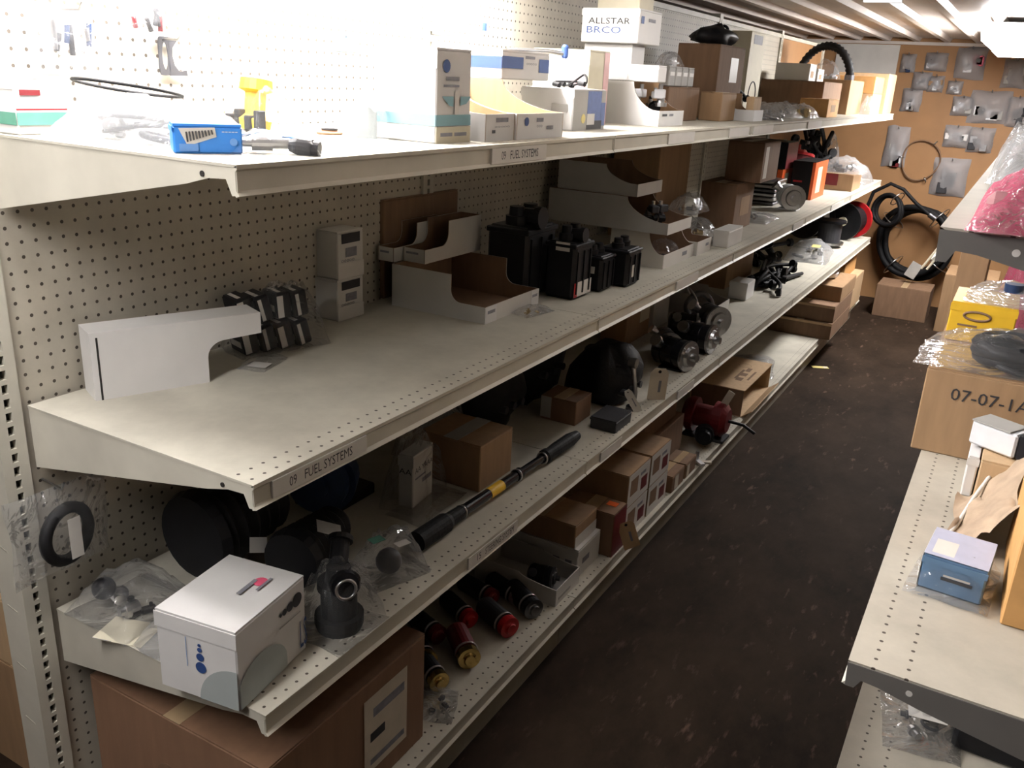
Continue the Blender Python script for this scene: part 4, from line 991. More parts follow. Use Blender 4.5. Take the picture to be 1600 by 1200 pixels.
# black pump standing in a bag next to the big white carton
q = P(525, 1005, z=Z3)
t = thing('black_pump', 'black pump standing in a clear bag beside the big white carton', 'pump', q+Vector((-.03, .045, 0)))
MB().lathe((0, 0, 0), (0, 0, 1), [(0, .042), (.012, .046), (.03, .046), (.03, .034), (.085, .034), (.085, .04), (.10, .04), (.10, .026), (.13, .022)], 'black_rubber', 22).build('body', t)
MB().lathe((0, 0, .105), (.75, -.5, .15), [(0, .02), (.03, .02), (.03, .026), (.045, .026)], 'black', 18).build('outlet', t)
MB().ring((.045, -.032, .112), (.75, -.5, .15), .018, .003, 'steel', 18).build('clamp', t)
MB().lathe((-.01, .01, .12), (-.4, .6, .5), [(0, .018), (.05, .018), (.05, .024), (.06, .024)], 'black', 16).build('inlet', t)
film_part(t, .062, .075, .165, 85, 'film_thin')
q = P(590, 915, z=Z3)
bag('crumpled clear bag with a green sticker and a white label beside the black pump', q+Vector((-.01, .05, 0)), .05, .07, .12, 86, -.3, fill=lambda t, sx, sy, sz, R: (MB().box(-.005, .018, -.05, -.02, .095, .0958, 'green').build('sticker', t), MB().box(.03, .05, -.01, .02, .088, .0888, 'label_white').build('label', t), MB().sphere((0, 0, .03), .028, 'dark_grey').build('bulb', t)))
# printed label carton in a clear bag
s = ab(.27, .31, .70, .80, Z3, .135, .12)
t = carton('bagged_carton', 'white carton printed AA YAAA inside a clear bag', s, 'white_card_b', tape=None, seam='lid', pr=[('+x', .08, .95, .66, .76, 'ink', 'AA YAAA'), ('+x', .45, .9, .40, .48, 'ink_grey'), ('+x', .1, .6, .54, .57, 'ink_grey'), ('-y', .08, .92, .66, .76, 'ink', 'AA')])
film_part(t, .05, .085, .21, 87, 'film_thin')
s = fb(Z3, 722, 795, 785, 705, .17); s.h = .125; s.x1 = .40; s.x0 = .22; s.w = .18; s.loc.x = .31; s.y0, s.y1 = .87, 1.03; s.l = .16; s.loc.y = .95
carton('kraft_carton', 'brown carton with taped flaps behind the long black shaft', s, 'kraft', tape='grey_card')
bag('crumpled foil-like clear bag behind the brown carton', Vector((.15, 1.02, Z3)), .07, .10, .24, 88, mat='film', fill=fill_bits(('steel',), 4))
bag('clear plastic sheet lying under the long black shaft', Vector((.33, .74, Z3)), .05, .10, .006, 89, mat='film_thin', name='plastic_sheet')
# long steering shaft
a = P(650, 862, z=Z3); b_ = P(900, 692, z=Z3)
t = thing('steering_shaft', 'long black steering shaft with a yellow sticker along the shelf front', 'shaft', (a+b_)/2)
d = (b_-a)/2; ax = d.normalized(); z0 = Vector((0, 0, .024)); Lq = d.length*2; st = -d+z0
MB().lathe(st, ax, [(0, .010), (.0, .024), (Lq*.14, .024), (Lq*.16, .018), (Lq*.24, .016)], 'black_rubber', 18).build('boot', t)
MB().lathe(st+ax*Lq*.22, ax, [(0, .0135), (Lq*.33, .0135), (Lq*.33, .016), (Lq*.36, .016), (Lq*.36, .011), (Lq*.55, .011)], 'black_gloss', 18).build('tube', t)
MB().lathe(st+ax*Lq*.74, ax, [(0, .014), (Lq*.01, .020), (Lq*.03, .020), (Lq*.03, .016), (Lq*.1, .019), (Lq*.2, .020), (Lq*.26, .014)], 'black_rubber', 18).build('joint', t)
MB().cyl(st+ax*Lq*.38, st+ax*Lq*.46, .0143, 'yellow', seg=18).build('sticker', t)
for f in (.23, .56, .735): MB().ring(st+ax*Lq*f, ax, .0155, .0026, 'steel', 18).build('clamp', t)
# dark seat-like mouldings
for k, (x, y, sx, sy, sz, sd) in enumerate(((.15, 1.30, .11, .12, .15, 3), (.36, 1.72, .11, .14, .11, 5), (.14, 1.60, .10, .15, .20, 7))):
    t = thing('black_moulding', ('bulky black moulding at the back of the third shelf', 'black dished moulding at the front middle of the third shelf', 'tall black moulding against the pegboard')[k], 'moulding', (x, y, Z3))
    blob_part(t, 'shell', (0, 0, sz*.7), (sx, sy, sz), 'black_rubber', sd, .28); MB().ring((0, 0, sz*1.25), (.3, .1, 1), min(sx, sy)*.62, .012, 'black', 28).build('rim', t)
    for j in range(3): MB().cyl((sx*.6, -sy*.5+j*sy*.4, sz*.5), (sx*1.02, -sy*.5+j*sy*.4, sz*.5), .012, 'dark_grey', seg=10).build('boss', t)
carton('kraft_carton', 'small reddish-brown carton beyond the long black shaft', ab(.28, .40, 1.42, 1.53, Z3, .075), 'kraft_dark', pr=[('-y', 0, .3, .1, 1, 'grey_card')])
carton('black_carton', 'low black carton at the shelf front beyond the long shaft', ab(.44, .525, 1.44, 1.56, Z3, .035), 'dark_grey', tape=None, seam='lid')
q = P(1030, 622, z=Z3)
loose_tag('paper_tag', 'upright cream tag standing at the front edge of the third shelf', Vector((.515, 1.80, Z3)), .062, .115, 'tag_paper', (.12, 0, .62))
loose_tag('paper_tag', 'narrow white tag hanging over the third shelf lip', Vector((.512, 1.655, Z3)), .026, .085, 'label_white', (.0, -.55, .5))
t = thing('steel_lever', 'shiny steel lever standing behind the white tags', 'lever', (.485, 1.665, Z3))
MB().tube([(0, 0, 0), (.005, 0, .06), (-.01, .01, .12), (-.02, .015, .15)], [.011, .008, .008, .013], 'steel', 10).build('arm', t); MB().cyl((-.03, .015, .15), (-.005, .015, .15), .017, 'steel').build('hub', t); MB().cyl((0, 0, 0), (0, 0, .012), .02, 'steel_dark').build('foot', t)
# turbo-like pumps
for k, (u, v, r_, L_, ax, mt) in enumerate(((1058, 575, .055, .17, (1, -.3, 0), 'black_gloss'), (1040, 552, .045, .14, (.6, -.8, 0), 'steel_dark'), (1090, 548, .055, .16, (1, -.1, 0), 'black_gloss'), (1108, 520, .06, .15, (.8, -.6, 0), 'steel_dark'), (1068, 522, .045, .14, (.9, .3, 0), 'black_gloss'))):
    q = P(u, v, z=Z3); q.x = min(q.x, .44)
    pump('power_pump', ('black pump with a pale cap at the shelf lip', 'dark steel pump behind the upright cream tag', 'glossy black pump between the dark steel pumps', 'dark steel pump with a silver hose ring furthest along', 'black pump at the back of the pump group')[k], q, r_, L_, ax, mt, 'steel', group='pumps on the third shelf')
coil('hose_ring', 'silver and black hose ring on the pump group', Vector((.30, 2.86, Z3+.075)), (.5, -.8, .2), .06, .012, 2, 'steel_dark', ties=2, seed=8, spread=.012)
carton('cream_carton', 'yellowish carton behind the pumps', ab(.08, .19, 2.30, 2.55, Z3, .23), 'kraft', pr=[('+x', .55, .95, .3, .8, 'cream_print')])
carton('white_carton', 'narrow white carton next to the yellowish carton behind the pumps', ab(.08, .19, 2.60, 2.78, Z3, .24), 'white_card_b', tape=None, seam='lid')
s = fb(Z3, 1115, 474, 1150, 450, .17); s.h = .10; s.x1 = .34; s.x0 = .12; s.w = .22; s.loc.x = .23; s.y0, s.y1 = 2.95, 3.20; s.l = .25; s.loc.y = 3.075
bin_box('bin_box', 'white bin box with a low front beyond the pumps', s, .05, 'curve', .5, out='white_card_b', inn='grey_card')
carton('white_carton', 'small bright white carton at the end of the low white bin', ab(.27, .36, 3.42, 3.56, Z3, .085), 'white_card', tape=None, seam='lid')
cable_pile('black_cable', 'tangled black wiring harness on the third shelf', Vector((.36, 3.95, Z3)), .10, .34, .12, 10, 23, r=.010)
cable_pile('black_cable', 'dark cables at the back of the third shelf', Vector((.16, 4.55, Z3)), .10, .30, .16, 6, 29, r=.012)
carton('kraft_carton', 'kraft carton at the back of the third shelf under the black cartons', ab(.05, .20, 3.60, 4.10, Z3, .22), 'kraft')
bag('big clear bag with a yellow tag beyond the wiring harness', Vector((.34, 4.95, Z3)), .13, .28, .10, 91, .1, mat='film_hazy', fill=both(fill_bits(('steel', 'black'), 5), lambda t, sx, sy, sz, R: MB().box(.02, .07, -.2, -.1, .09, .0908, 'yellow_pale').build('sticker', t)))
def spool(label, loc, R_, W_, axis, rim, core, mat_disc='black'):
    t = thing('spool', label, 'spool', loc); ax = Vector(axis).normalized(); o = Vector((0, 0, R_))-ax*W_/2
    MB().lathe(o, ax, [(0, R_), (W_*.1, R_)], rim, 26).build('flange', t); MB().lathe(o+ax*W_*.9, ax, [(0, R_), (W_*.1, R_)], mat_disc, 26).build('flange', t)
    MB().lathe(o+ax*W_*.1, ax, [(0, R_*.75), (W_*.8, R_*.75)], core, 26).build('winding', t)
    MB().lathe(o-ax*.012, ax, [(0, R_*.25), (.014, R_*.25)], 'cream_print', 16).build('hub', t)
spool('flat silver and black spool standing before the red drum', Vector((.36, 5.42, Z3)), .10, .16, (0, 0, 1), 'steel', 'dark_grey')
spool('black drum with a bright red flange at the far end of the third shelf', Vector((.40, 5.88, Z3)), .13, .20, (.25, 1, 0), 'black', 'black', 'red')
spool('grey spool at the back of the far end of the third shelf', Vector((.16, 5.70, Z3)), .15, .18, (.3, 1, 0), 'dark_grey', 'grey_card')
# ================================================================== BASE LEVEL
s = ab(.03, .50, .02, .50, ZB, .0); s.h = .275
carton('big_carton', 'big brown carton with a shipping label filling the near base shelf', s, 'kraft_brown', pr=[('+x', .56, .86, .18, .86, 'tag_paper'), ('+x', .62, .84, .66, .74, 'ink_grey'), ('+x', .60, .70, .45, .53, 'ink'), ('+x', .60, .84, .24, .29, 'ink_grey'), ('-y', .42, .50, .35, .6, 'kraft_dark', 'disc')])
def bottle_part(label, u, v, axis, body, capm, r_=.026, L_=.14):
    q = P(u, v, z=ZB); q.x = min(q.x, .50); t = thing('shock_cylinder', label, 'cylinder', q); ax = Vector(axis).normalized(); o = Vector((0, 0, r_+.001))-ax*L_
    MB().lathe(o, ax, [(0, r_*.8), (.008, r_), (L_*.72, r_), (L_*.72, r_*.82), (L_*.78, r_*.82)], body, 20).build('body', t)
    MB().lathe(o+ax*L_*.78, ax, [(0, r_*1.0), (L_*.14, r_*1.0), (L_*.14, r_*.62), (L_*.16, r_*.5), (L_*.20, r_*.45)], capm, 20).build('cap', t)
    MB().ring(o+ax*L_*.70, ax, r_*.97, .003, 'steel', 20).build('band', t)
    return t
for k, (u, v, ax, bm_, cm_) in enumerate(((672, 1052, (.8, -.5, .0), 'black', 'brass'), (735, 1050, (.75, -.65, 0), 'red_dark', 'brass'), (690, 1085, (.85, -.5, 0), 'black', 'brass'), (800, 1000, (.9, -.4, 0), 'dark_grey', 'red'), (848, 975, (.85, -.5, 0), 'black', 'steel_dark'), (815, 950, (.9, -.3, 0), 'black', 'steel'), (738, 985, (.9, -.4, 0), 'black', 'red'), (690, 1010, (.9, -.3, 0), 'black', 'red_dark'), (775, 950, (.95, -.2, 0), 'black', 'red_dark'))):
    bottle_part(('black cylinder with a brass end nearest the big brown carton', 'dark red cylinder with a wide brass mouth', 'black cylinder with a brass end beside the small clear bag', 'grey cylinder with a bright red cap', 'black cylinder with a dark steel end at the base shelf lip', 'black cylinder with a silver end before the flat white carton', 'black cylinder with a red cap in the middle of the pile', 'black cylinder with a dull red cap against the big carton', 'black cylinder with a dull red cap at the back')[k], u, v, ax, bm_, cm_, r_=.03 if k in (1, 3, 4) else .026)
bag('small clear bag at the front of the base shelf by the cylinders', P(682, 1120, z=ZB)+Vector((-.02, .03, 0)), .045, .055, .04, 93, .4, fill=fill_bits(('dark_grey', 'steel'), 3))
s = fb(ZB, 872, 955, 905, 920, .26); s.x1 = .515; s.x0 = .24; s.w = .275; s.loc.x = .3775; s.y0, s.y1 = 1.13, 1.285; s.l = .155; s.loc.y = 1.2075; s.h = .075
bin_box('bin_box', 'flat white bin box holding a black part on the base shelf', s, .055, 'curve', .45, out='white_card_b', inn='grey_card', pr=[('+x', .1, .6, .3, .45, 'grey_card')])
pump('black_motor', 'small black motor lying in the flat white bin box', Vector((.43, 1.21, ZB+.004)), .03, .09, (1, .2, 0), 'black', 'dark_grey')
carton('white_carton', 'white carton with small print, lower of two on the base shelf', ab(.22, .50, 1.30, 1.46, ZB, .095), 'white_card_b', tape=None, seam='lid', pr=[('+x', .2, .5, .4, .6, 'ink_grey'), ('-y', .70, .78, .35, .6, 'ink_grey'), ('-y', .85, .93, .35, .6, 'ink_grey')])
carton('kraft_carton', 'brown carton, upper of two on the white base-shelf carton', ab(.22, .485, 1.30, 1.45, ZB+.099, .075), 'kraft', pr=[('+x', 0, 1, 0, .5, 'label_white')])
carton('red_carton', 'dark red-brown carton with an orange sticker on the base shelf', ab(.36, .535, 1.475, 1.575, ZB, .15), 'kraft_dark', pr=[('+z', .5, .8, .1, .3, 'orange'), ('+x', 0, 1, 0, 1, 'red_dark')])
loose_tag('paper_tag', 'kraft tag hanging over the base shelf lip by the dark red carton', Vector((.575, 1.56, ZB+.01)), .055, .10, 'kraft_light', (.0, -.35, .7))
for k in range(2):
    for j in range(2):
        carton('printed_carton', ('flat carton with a printed end, %s of the %s pair beyond the dark red carton' % (('lower', 'upper')[k], ('near', 'far')[j])), ab(.22, .525, 1.60+j*.20, 1.785+j*.20, ZB+k*.118, .114), 'kraft', pr=[('+x', 0, 1, 0, 1, 'white_card_b'), ('+x', .1, .45, .3, .8, 'kraft_dark'), ('+x', .6, .9, .2, .6, 'red_dark'), ('+x', .55, .8, .7, .8, 'ink_grey')])
carton('kraft_carton', 'small kraft carton at the base shelf lip past the printed cartons', ab(.44, .535, 2.03, 2.16, ZB, .065), 'kraft_dark', pr=[('+x', .2, .5, .1, .9, 'tag_paper')])
carton('kraft_carton', 'second small kraft carton at the base shelf lip', ab(.45, .535, 2.18, 2.30, ZB, .06), 'kraft_dark', pr=[('+x', .1, .35, .1, .9, 'tag_paper')])
carton('dark_carton', 'dark carton, lower of two behind the red winch', ab(.14, .42, 2.05, 2.45, ZB, .16), 'kraft_dark')
carton('dark_carton', 'dark carton, upper of two behind the red winch', ab(.14, .40, 2.05, 2.40, ZB+.164, .13), 'kraft_dark')
t = thing('white_bracket', 'pale metal bracket poking out over the base shelf lip', 'bracket', (.52, 2.36, ZB))
MB().box(-.05, .06, -.01, .01, .0, .008, 'tag_paper', Matrix.Rotation(.5, 4, 'Z')).build('arm', t); MB().box(-.05, .05, -.01, .01, .008, .016, 'white_plastic', Matrix.Rotation(-.7, 4, 'Z')).build('arm', t); MB().cyl((0, 0, .016), (0, 0, .05), .008, 'steel').build('stud', t)
t = thing('red_winch', 'dark red winch with a tag hanging over the base shelf lip', 'winch', (.46, 2.66, ZB))
MB().lathe((-.10, 0, .09), (1, 0, 0), [(0, .06), (.02, .075), (.05, .075), (.05, .05), (.13, .05), (.13, .075), (.17, .075), (.19, .05)], 'red_dark', 24).build('drum', t)
MB().lathe((.02, -.09, .05), (.3, -1, .1), [(0, .04), (.05, .04), (.05, .03), (.08, .025)], 'black', 16).build('motor', t); MB().tube([(.09, 0, .09), (.15, .02, .08), (.20, .03, .05)], .007, 'black', 8).build('lever', t)
MB().box(-.09, .09, -.05, .05, 0, .012, 'dark_grey').build('base_plate', t); MB().box(-.02, .01, -.003, -.001, .15, .24, 'tag_paper', Matrix.Rotation(.4, 4, 'Y')).build('tag', t)
# open kraft carton
ya, yb = 2.98, 3.48; t = thing('open_carton', 'open-fronted light kraft carton with dark print on its lid', 'box', (.40, (ya+yb)/2, ZB)); hl = (yb-ya)/2
MB().box(-.125, .125, -hl, hl, .0005, .004, 'kraft_light').build('bottom_panel', t); MB().box(-.125, .125, -hl, hl, .125, .129, 'kraft_light').build('lid', t)
MB().box(-.125, -.121, -hl, hl, .004, .125, 'kraft_light').build('back_panel', t); MB().box(-.121, .121, -hl, -hl+.004, .004, .125, 'kraft_dark').build('end_panel', t); MB().box(-.121, .121, hl-.004, hl, .004, .125, 'kraft_light').build('end_panel', t)
T = Matrix.Translation((.125, 0, .004)) @ Matrix.Rotation(.9, 4, 'Y'); MB().box(0, .004, -hl, hl, -.0, .055, 'kraft_light', T).build('front_flap', t)
m = MB()
for k, (x, y, w, l) in enumerate(((.035, -.10, .012, .16), (.055, -.12, .030, .05), (.055, -.04, .030, .05), (.055, .04, .022, .06), (.092, -.09, .010, .15))): m.box(x-w/2, x+w/2, y, y+l, .129, .1294, 'kraft_dark')
m.ring((.02, .13, .1285), (0, 0, 1), .03, .0012, 'kraft_dark', 18); m.build('printed_mark', t)
bag('clear bag with a pale blue card on the base shelf past the open carton', Vector((.36, 3.78, ZB)), .11, .17, .05, 95, .2, mat='film', fill=lambda t, sx, sy, sz, R: (MB().box(-.05, .07, -.08, .08, .003, .006, 'white_card').build('card', t), MB().box(-.09, -.03, -.1, 0, .003, .03, 'black', bev=.004).build('part', t)))
# far end: cartons stacked on the base, over the lip
for k, (x0, x1, yy, l, z, h, mt, lb) in enumerate(((.22, .60, 4.62, .62, ZB, .10, 'kraft_dark', 'long dark kraft tray at the bottom of the far base stack'), (.22, .60, 4.64, .60, ZB+.104, .10, 'kraft_dark', 'dark kraft tray in the middle of the far base stack'), (.26, .60, 4.78, .50, ZB+.208, .09, 'kraft', 'kraft carton on top of the far base stack under the white wire coil'), (.24, .56, 5.42, .50, ZB, .22, 'kraft_light', 'light kraft carton at the far end of the base level'), (.20, .50, 5.42, .45, ZB+.224, .10, 'orange_kraft', 'orange kraft carton on the far light kraft carton'))):
    carton('kraft_carton', lb, ab(x0, x1, yy, yy+l, z, h), mt, pr=[('-y', 0, 1, .86, 1.0, 'kraft_light')] if k < 2 else None)
coil('wire_coil', 'white wire coil lying on the far base carton stack', Vector((.42, 5.03, ZB+.330)), (.04, -.03, 1), .085, .009, 5, 'white_plastic', cat='wire', ties=2, seed=6, spread=.015)
t = thing('yellow_label', 'small yellow-green label dropped on the floor by the base shelf', 'label', P(1266, 571, z=0)+Vector((.06, 0, .0005)), .5); MB().box(-.05, .05, -.02, .02, 0, .0012, 'yellow_pale').build('strip', t); MB().box(.02, .045, -.012, .012, .0012, .0016, 'label_white').build('sticker', t)
# ================================================================== RIGHT-HAND SHELVING STOCK
def along(u, v, z): return P(u, v, z=z)
# top shelf: white folded board and pink bubble wrap
t = thing('bubble_wrap', 'bright pink bubble-wrapped package at the near end of the right top shelf', 'bubble wrap', (1.462, .43, ZRT))
MB().box(-.07, .07, -.085, .085, .003, .045, 'film_pinkpale', bev=.008).build('package', t)
film_part(t, .085, .115, .082, 7, 'film_pink', n=24, name='wrap')
for k, (x, y, sx, sy, sz, lb, mats) in enumerate(((1.455, .655, .075, .09, .10, 'hazy clear bag right behind the pink bubble wrap', ('grey_card', 'steel')), (1.47, .88, .09, .10, .15, 'tall clear bag of pale parts on the right top shelf', ('white_plastic', 'grey_card')), (1.44, 1.13, .075, .11, .14, 'clear bag of dark parts on the right top shelf', ('black', 'dark_grey')), (1.46, 1.41, .09, .12, .12, 'clear bag of red-brown parts on the right top shelf', ('red_dark', 'steel')))):
    bag(lb, Vector((x, y, ZRT)), sx, sy, sz, 102+k, 0, mat='film_hazy', fill=fill_bits(mats, 6, .8))
carton('black_carton', 'black carton beyond the clear bags on the right top shelf', ab(1.40, 1.58, 1.62, 1.90, ZRT, .15), 'dark_grey', tape=None, seam='lid', pr=[('-y', 0, 1, .8, 1, 'label_white')])
# middle shelf
s = ab(1.326, 1.90, 1.25, 1.78, ZRM, .195)
carton('kraft_carton', 'tall kraft carton hand-marked 07-07-1AA on the right middle shelf', s, 'kraft', pr=[('-y', .10, .42, .68, .82, 'ink', '07-07-1AA')])
bag('clear bag of black cables on the hand-marked kraft carton', Vector((1.485, 1.365, ZRM+.20)), .19, .115, .085, 111, .0, fill=both(fill_hose('black', 4, .015), fill_bits(('black', 'dark_grey'), 4)))
carton('yellow_carton', 'bright yellow carton with a dark oval mark on the hand-marked carton', ab(1.335, 1.48, 1.53, 1.73, ZRM+.199, .095), 'yellow', tape=None, seam='lid', pr=[('-y', .22, .62, .60, .82, 'kraft_dark', 'ring'), ('-y', .15, .45, .42, .47, 'kraft_dark')])
bag('big clear bag with a violet cap lying over the yellow carton', Vector((1.51, 1.63, ZRM+.299)), .15, .10, .05, 112, .0, mat='film_hazy', fill=lambda t, sx, sy, sz, R: (MB().cyl((-.05, -.05, .03), (-.05, -.05, .05), .022, 'navy').build('cap', t), MB().box(0, .14, -.1, .1, .004, .012, 'white_card').build('card', t)))
carton('kraft_carton', 'kraft carton at the far end of the right middle shelf', ab(1.30, 1.385, 2.30, 2.62, ZRM, .33), 'kraft')
bag('pink bubble-wrapped part behind the hand-marked carton', Vector((1.50, 2.12, ZRM)), .09, .13, .40, 113, mat='film_pink', name='wrapped_part', fill=fill_bits(('black', 'dark_grey'), 4), cat='bubble wrap')
t = thing('orange_reel', 'orange-red reel standing behind the pink wrapped part', 'reel', (1.71, 2.08, ZRM))
MB().lathe((0, -.05, .22), (0, 1, 0), [(0, .095), (.02, .095), (.02, .07), (.10, .07), (.10, .095), (.12, .095)], 'orange', 26).build('drum', t); MB().box(-.08, .08, -.06, .08, 0, .11, 'black').build('stand', t); MB().cyl((0, -.06, .22), (0, .08, .22), .03, 'white_plastic').build('hub', t)
# things between the hand-marked carton and the near kraft carton
t = thing('switch_part', 'white and black switch on the small kraft carton', 'switch', (1.495, 1.10, ZRM+.095), -.5)
MB().box(-.05, .045, -.03, .03, 0, .05, 'white_plastic', bev=.004).build('body', t); MB().box(.046, .09, -.028, .028, .0, .055, 'black', bev=.004).build('connector', t); MB().box(-.05, .03, -.032, .032, .05, .053, 'grey_card').build('cover', t)
carton('kraft_carton', 'small kraft carton below the white and black switch', ab(1.468, 1.66, 1.02, 1.20, ZRM, .09), 'kraft_light')
s = ab(1.535, 1.80, .56, .86, ZRM, .20)
carton('kraft_carton', 'orange-lit kraft carton at the near end of the right middle shelf', s, 'orange_kraft')  # orange light on this carton is put into its board colour
t = thing('wrapping_paper', 'crumpled brown wrapping paper beside the near kraft carton', 'paper', (1.485, .87, ZRM), .0)
M('paper_brown', (.45, .33, .23), .75, var=.25, scale=25, bump=.3)
m = MB(); n = 14; vs = []; fs = []
for i in range(n+1):
    for j in range(n+1):
        u, v = i/n, j/n; q = Vector((u*3, v*3, 1.7)); vs.append((-.045+.10*u+.015*mnoise.noise(q*1.1), -.10+.26*v, .004+max(0, .11*u**1.4+.028*mnoise.noise(q*1.2)+.006*mnoise.noise(q*3))))
for i in range(n):
    for j in range(n): a = i*(n+1)+j; fs.append((a, a+n+1, a+n+2, a+1))
m.add(vs, fs, 'paper_brown', None, True); m.build('sheet', t)
m = MB(); m.tube([(-.06, -.12, .004), (-.035, .0, .006), (-.015, .10, .03), (.01, .17, .07)], .004, 'label_white', 6); m.build('torn_edge', t)
carton('white_carton', 'thin white carton on edge behind the crumpled paper', ab(1.445, 1.465, 1.04, 1.20, ZRM, .085), 'white_card', tape=None, seam='lid')
s = pb(ZRM, (1441, 923), (1529, 944), 828, h=.055, depth=.10) if False else ab(1.415, 1.51, .60, .71, ZRM+.0015, .058, -.08)
t = carton('blue_carton', 'blue-grey carton with a slotted print sealed in a clear bag', s, 'blue_box', tape=None, seam='lid', pr=[('-y', .33, .82, .42, .52, 'dark_grey'), ('-y', .36, .78, .54, .60, 'label_white'), ('-x', 0, 1, 0, 1, 'white_card'), ('+z', 0, 1, 0, 1, 'lavender'), ('+z', .1, .6, .55, .9, 'label_white')])
film_part(t, .062, .085, .066, 115, 'film_thin')
# lower shelf
t = bag('clear bag with an orange sticker on the right lower shelf', P(1432, 1150, z=ZRL)+Vector((.0, .04, 0)), .07, .10, .06, 116, .15, fill=both(fill_bits(('grey_card', 'steel', 'dark_grey'), 5), lambda t, sx, sy, sz, R: (MB().cyl((.02, .025, .058), (.02, .025, .059), .014, 'orange', seg=16).build('sticker', t), MB().box(-.03, .04, -.05, .0, .05, .0508, 'label_white').build('label', t), MB().box(.045, .062, -.01, .01, .045, .0458, 'red_dark').build('sticker', t))))
q = P(1555, 1180, z=ZRL)
t = thing('black_tool_case', 'black tool case with pale lettering on the right lower shelf', 'case', (1.63, .93, ZRL))
MB().box(-.10, .13, -.12, .12, 0, .075, 'black', bev=.008).build('lower_shell', t); MB().box(-.10, .13, -.12, .12, .078, .13, 'black', bev=.008).build('lid', t)
for k in (-1, 1): MB().box(.02+k*.05-.012, .02+k*.05+.012, -.126, -.12, .06, .095, 'dark_grey').build('latch', t)
MB().tube([(-.03, -.12, .085), (-.03, -.15, .08), (.06, -.15, .08), (.06, -.12, .085)], .007, 'dark_grey', 8).build('handle', t)
m = MB(); m.box(-.08, -.03, -.1215, -.1205, .10, .106, 'label_white'); m.box(-.02, .02, -.1215, -.1205, .10, .106, 'label_white'); m.build('printed_line', t)
# ================================================================== FAR END OF THE AISLE
def wall_bag(label, u0, v0, u1, v1, seed, mats, film='film'):
    a = P(u0, v0, y=FARY-.004); b_ = P(u1, v1, y=FARY-.004); c = (a+b_)/2; w, h = b_.x-a.x, a.z-b_.z
    t = thing('hanging_bag', label, 'bag', (c.x, FARY-.004, c.z))
    T = Matrix.Rotation(PI/2, 4, 'X'); vs, fs = film_geo(w/2, h/2, .04, seed, 10, True); MB().add(vs, fs, film, T, True).build('film', t)
    MB().tube([(0, .004, h*.45), (0, -.05, h*.45), (0, -.06, h*.45+.015)], .004, 'steel', 6).build('hook', t)
    R = random.Random(seed)
    for i in range(4):
        x, z = R.uniform(-.3, .3)*w, R.uniform(-.4, .1)*h; MB().box(x-.15*w, x+.15*w, -.03, -.008, z-.10*h, z+.20*h, mats[i % len(mats)], bev=.004).build('part', t)
wb = [(1410, 84, 1428, 114, ('navy', 'steel'), 'small violet-tinted bag at the upper left of the brown wall'), (1448, 82, 1478, 112, ('dark_grey', 'white_plastic'), 'bag of grey and white parts high on the brown wall'), (1498, 73, 1535, 125, ('white_plastic', 'pink'), 'large pinkish bag high on the brown wall below the far light'), (1428, 112, 1452, 142, ('white_card', 'steel'), 'square whitish bag in the second row on the brown wall'), (1452, 118, 1472, 145, ('white_plastic', 'kraft'), 'small bag with pale parts next to the square whitish bag'), (1482, 126, 1502, 148, ('white_plastic',), 'tiny white bag in the second row on the brown wall'), (1412, 138, 1436, 175, ('white_plastic', 'steel'), 'bag of white strips beside the end of the long shelving'), (1490, 150, 1518, 182, ('white_plastic', 'grey_card'), 'bag with a white block in the third row'), (1520, 140, 1572, 195, ('grey_card', 'white_plastic'), 'wide hazy bag in the third row of the brown wall'), (1478, 195, 1512, 232, ('white_card', 'steel'), 'bag with a bright card in the fourth row'), (1516, 198, 1548, 240, ('steel', 'dark_grey'), 'bag of dark and steel parts in the fourth row'), (1388, 196, 1412, 262, ('grey_card', 'white_plastic', 'red_dark'), 'narrow bag hanging at the end of the second shelf'), (1462, 245, 1505, 308, ('dark_grey', 'black', 'steel'), 'dark bag of black parts low on the brown wall'), (1572, 92, 1600, 138, ('grey_card',), 'hazy bag at the right of the far light'), (1578, 150, 1600, 200, ('dark_grey', 'black'), 'bag of dark blocks at the right of the brown wall')]
for k, (a, b_, c, d, mt, lb) in enumerate(wb): wall_bag(lb, a, b_, c, d, 130+k, mt, 'film_wall')
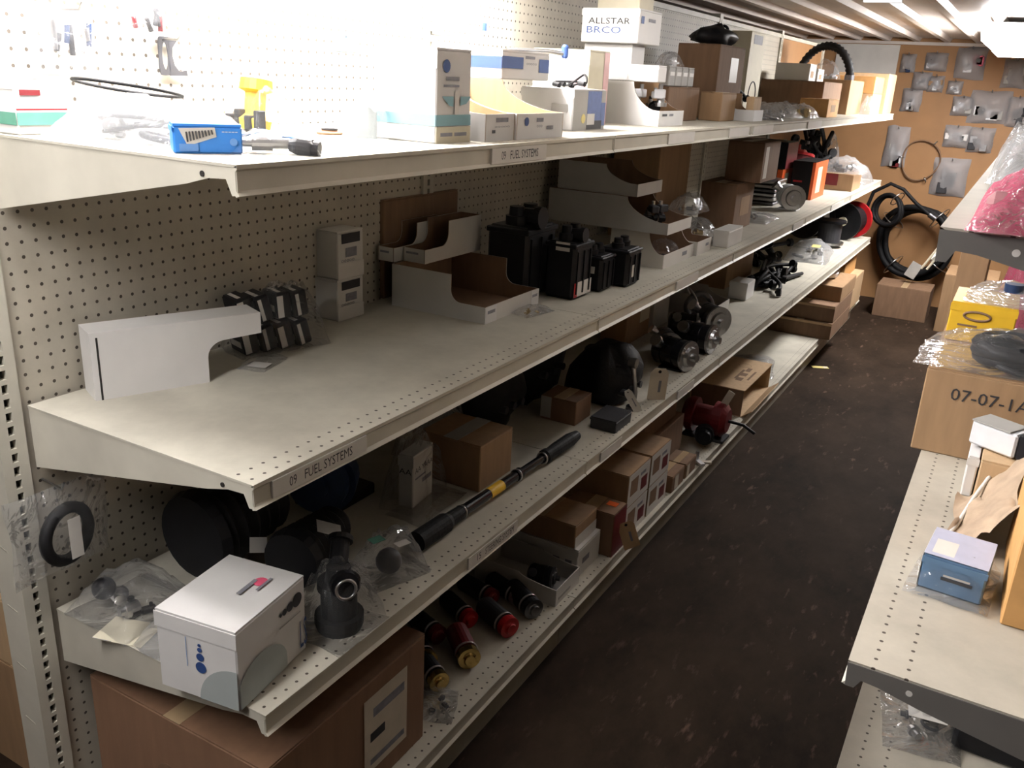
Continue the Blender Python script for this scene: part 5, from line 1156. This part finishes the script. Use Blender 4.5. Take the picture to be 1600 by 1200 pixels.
# round hardboard-coloured belt ring on the wall
q = P(1438, 250, y=FARY-.03)
coil('drive_belt', 'thin dark belt looped on the brown wall with three clips', Vector((q.x, FARY-.025, q.z)), (0, 1, 0), .16, .006, 1, 'kraft_dark', cat='belt', ties=3, seed=3, spread=.006, squash=.9)
q = P(1425, 385, y=6.55)
coil('hose_coil', 'big black hose coil in clear wrap hanging at the far wall', Vector((q.x, FARY-.14, q.z)), (.25, 1, 0), .25, .022, 6, 'black_rubber', ties=4, seed=12, spread=.06)
q = P(1385, 330, y=6.6)
coil('hose_coil', 'smaller black hose coil hanging beside the big coil', Vector((q.x, FARY-.30, q.z)), (.5, 1, 0), .12, .016, 4, 'black_rubber', ties=1, seed=14, spread=.03)
t = thing('black_hose', 'black hose running from the small coil across the big coil', 'hose', (0, 0, 0))
pts = [P(u, v, y=6.62) for u, v in ((1352, 330), (1365, 300), (1392, 287), (1412, 296), (1432, 318), (1452, 335))]
t.location = pts[0]; MB().tube([p_-pts[0] for p_ in pts], .014, 'black_rubber', 8).build('hose', t); MB().cyl(pts[-1]-pts[0], pts[-1]-pts[0]+Vector((.05, 0, -.03)), .022, 'steel_dark').build('end_fitting', t)
t = thing('steel_rod', 'pair of pale rods hooked in the big hose coil', 'rod', P(1448, 400, y=6.5))
for k in (-.02, .02): MB().cyl((k, 0, -.10), (k+.10, 0, .10), .009, 'cream_print').build('rod', t)
MB().box(-.06, .02, -.006, .006, -.20, -.08, 'grey_card', Matrix.Rotation(.4, 4, 'Y')).build('clip', t)
s = ab(.62, 1.00, 6.30, 6.62, 0, .24)
carton('kraft_carton', 'brown carton on the floor at the end of the aisle', s, 'kraft_dark')
carton('kraft_carton', 'larger brown carton against the far wall under the hose coils', ab(1.08, 1.42, 6.10, 6.55, 0, .42), 'kraft')
# ================================================================== OTHER SIDE, SEEN PAST THE NEAR POST
for k, (z0, h, mt, lb) in enumerate(((0, .30, 'kraft', 'brown carton on the floor behind the near post'), (.304, .17, 'kraft_light', 'light carton stacked behind the near post'))):
    carton('kraft_carton', lb, ab(-.48, -.13, .06, .50, z0, h), mt)
bag('shiny clear bag on the light carton behind the near post', Vector((-.27, .20, .478)), .13, .12, .05, 151, mat='film_hazy', fill=fill_bits(('pink', 'white_plastic'), 3))
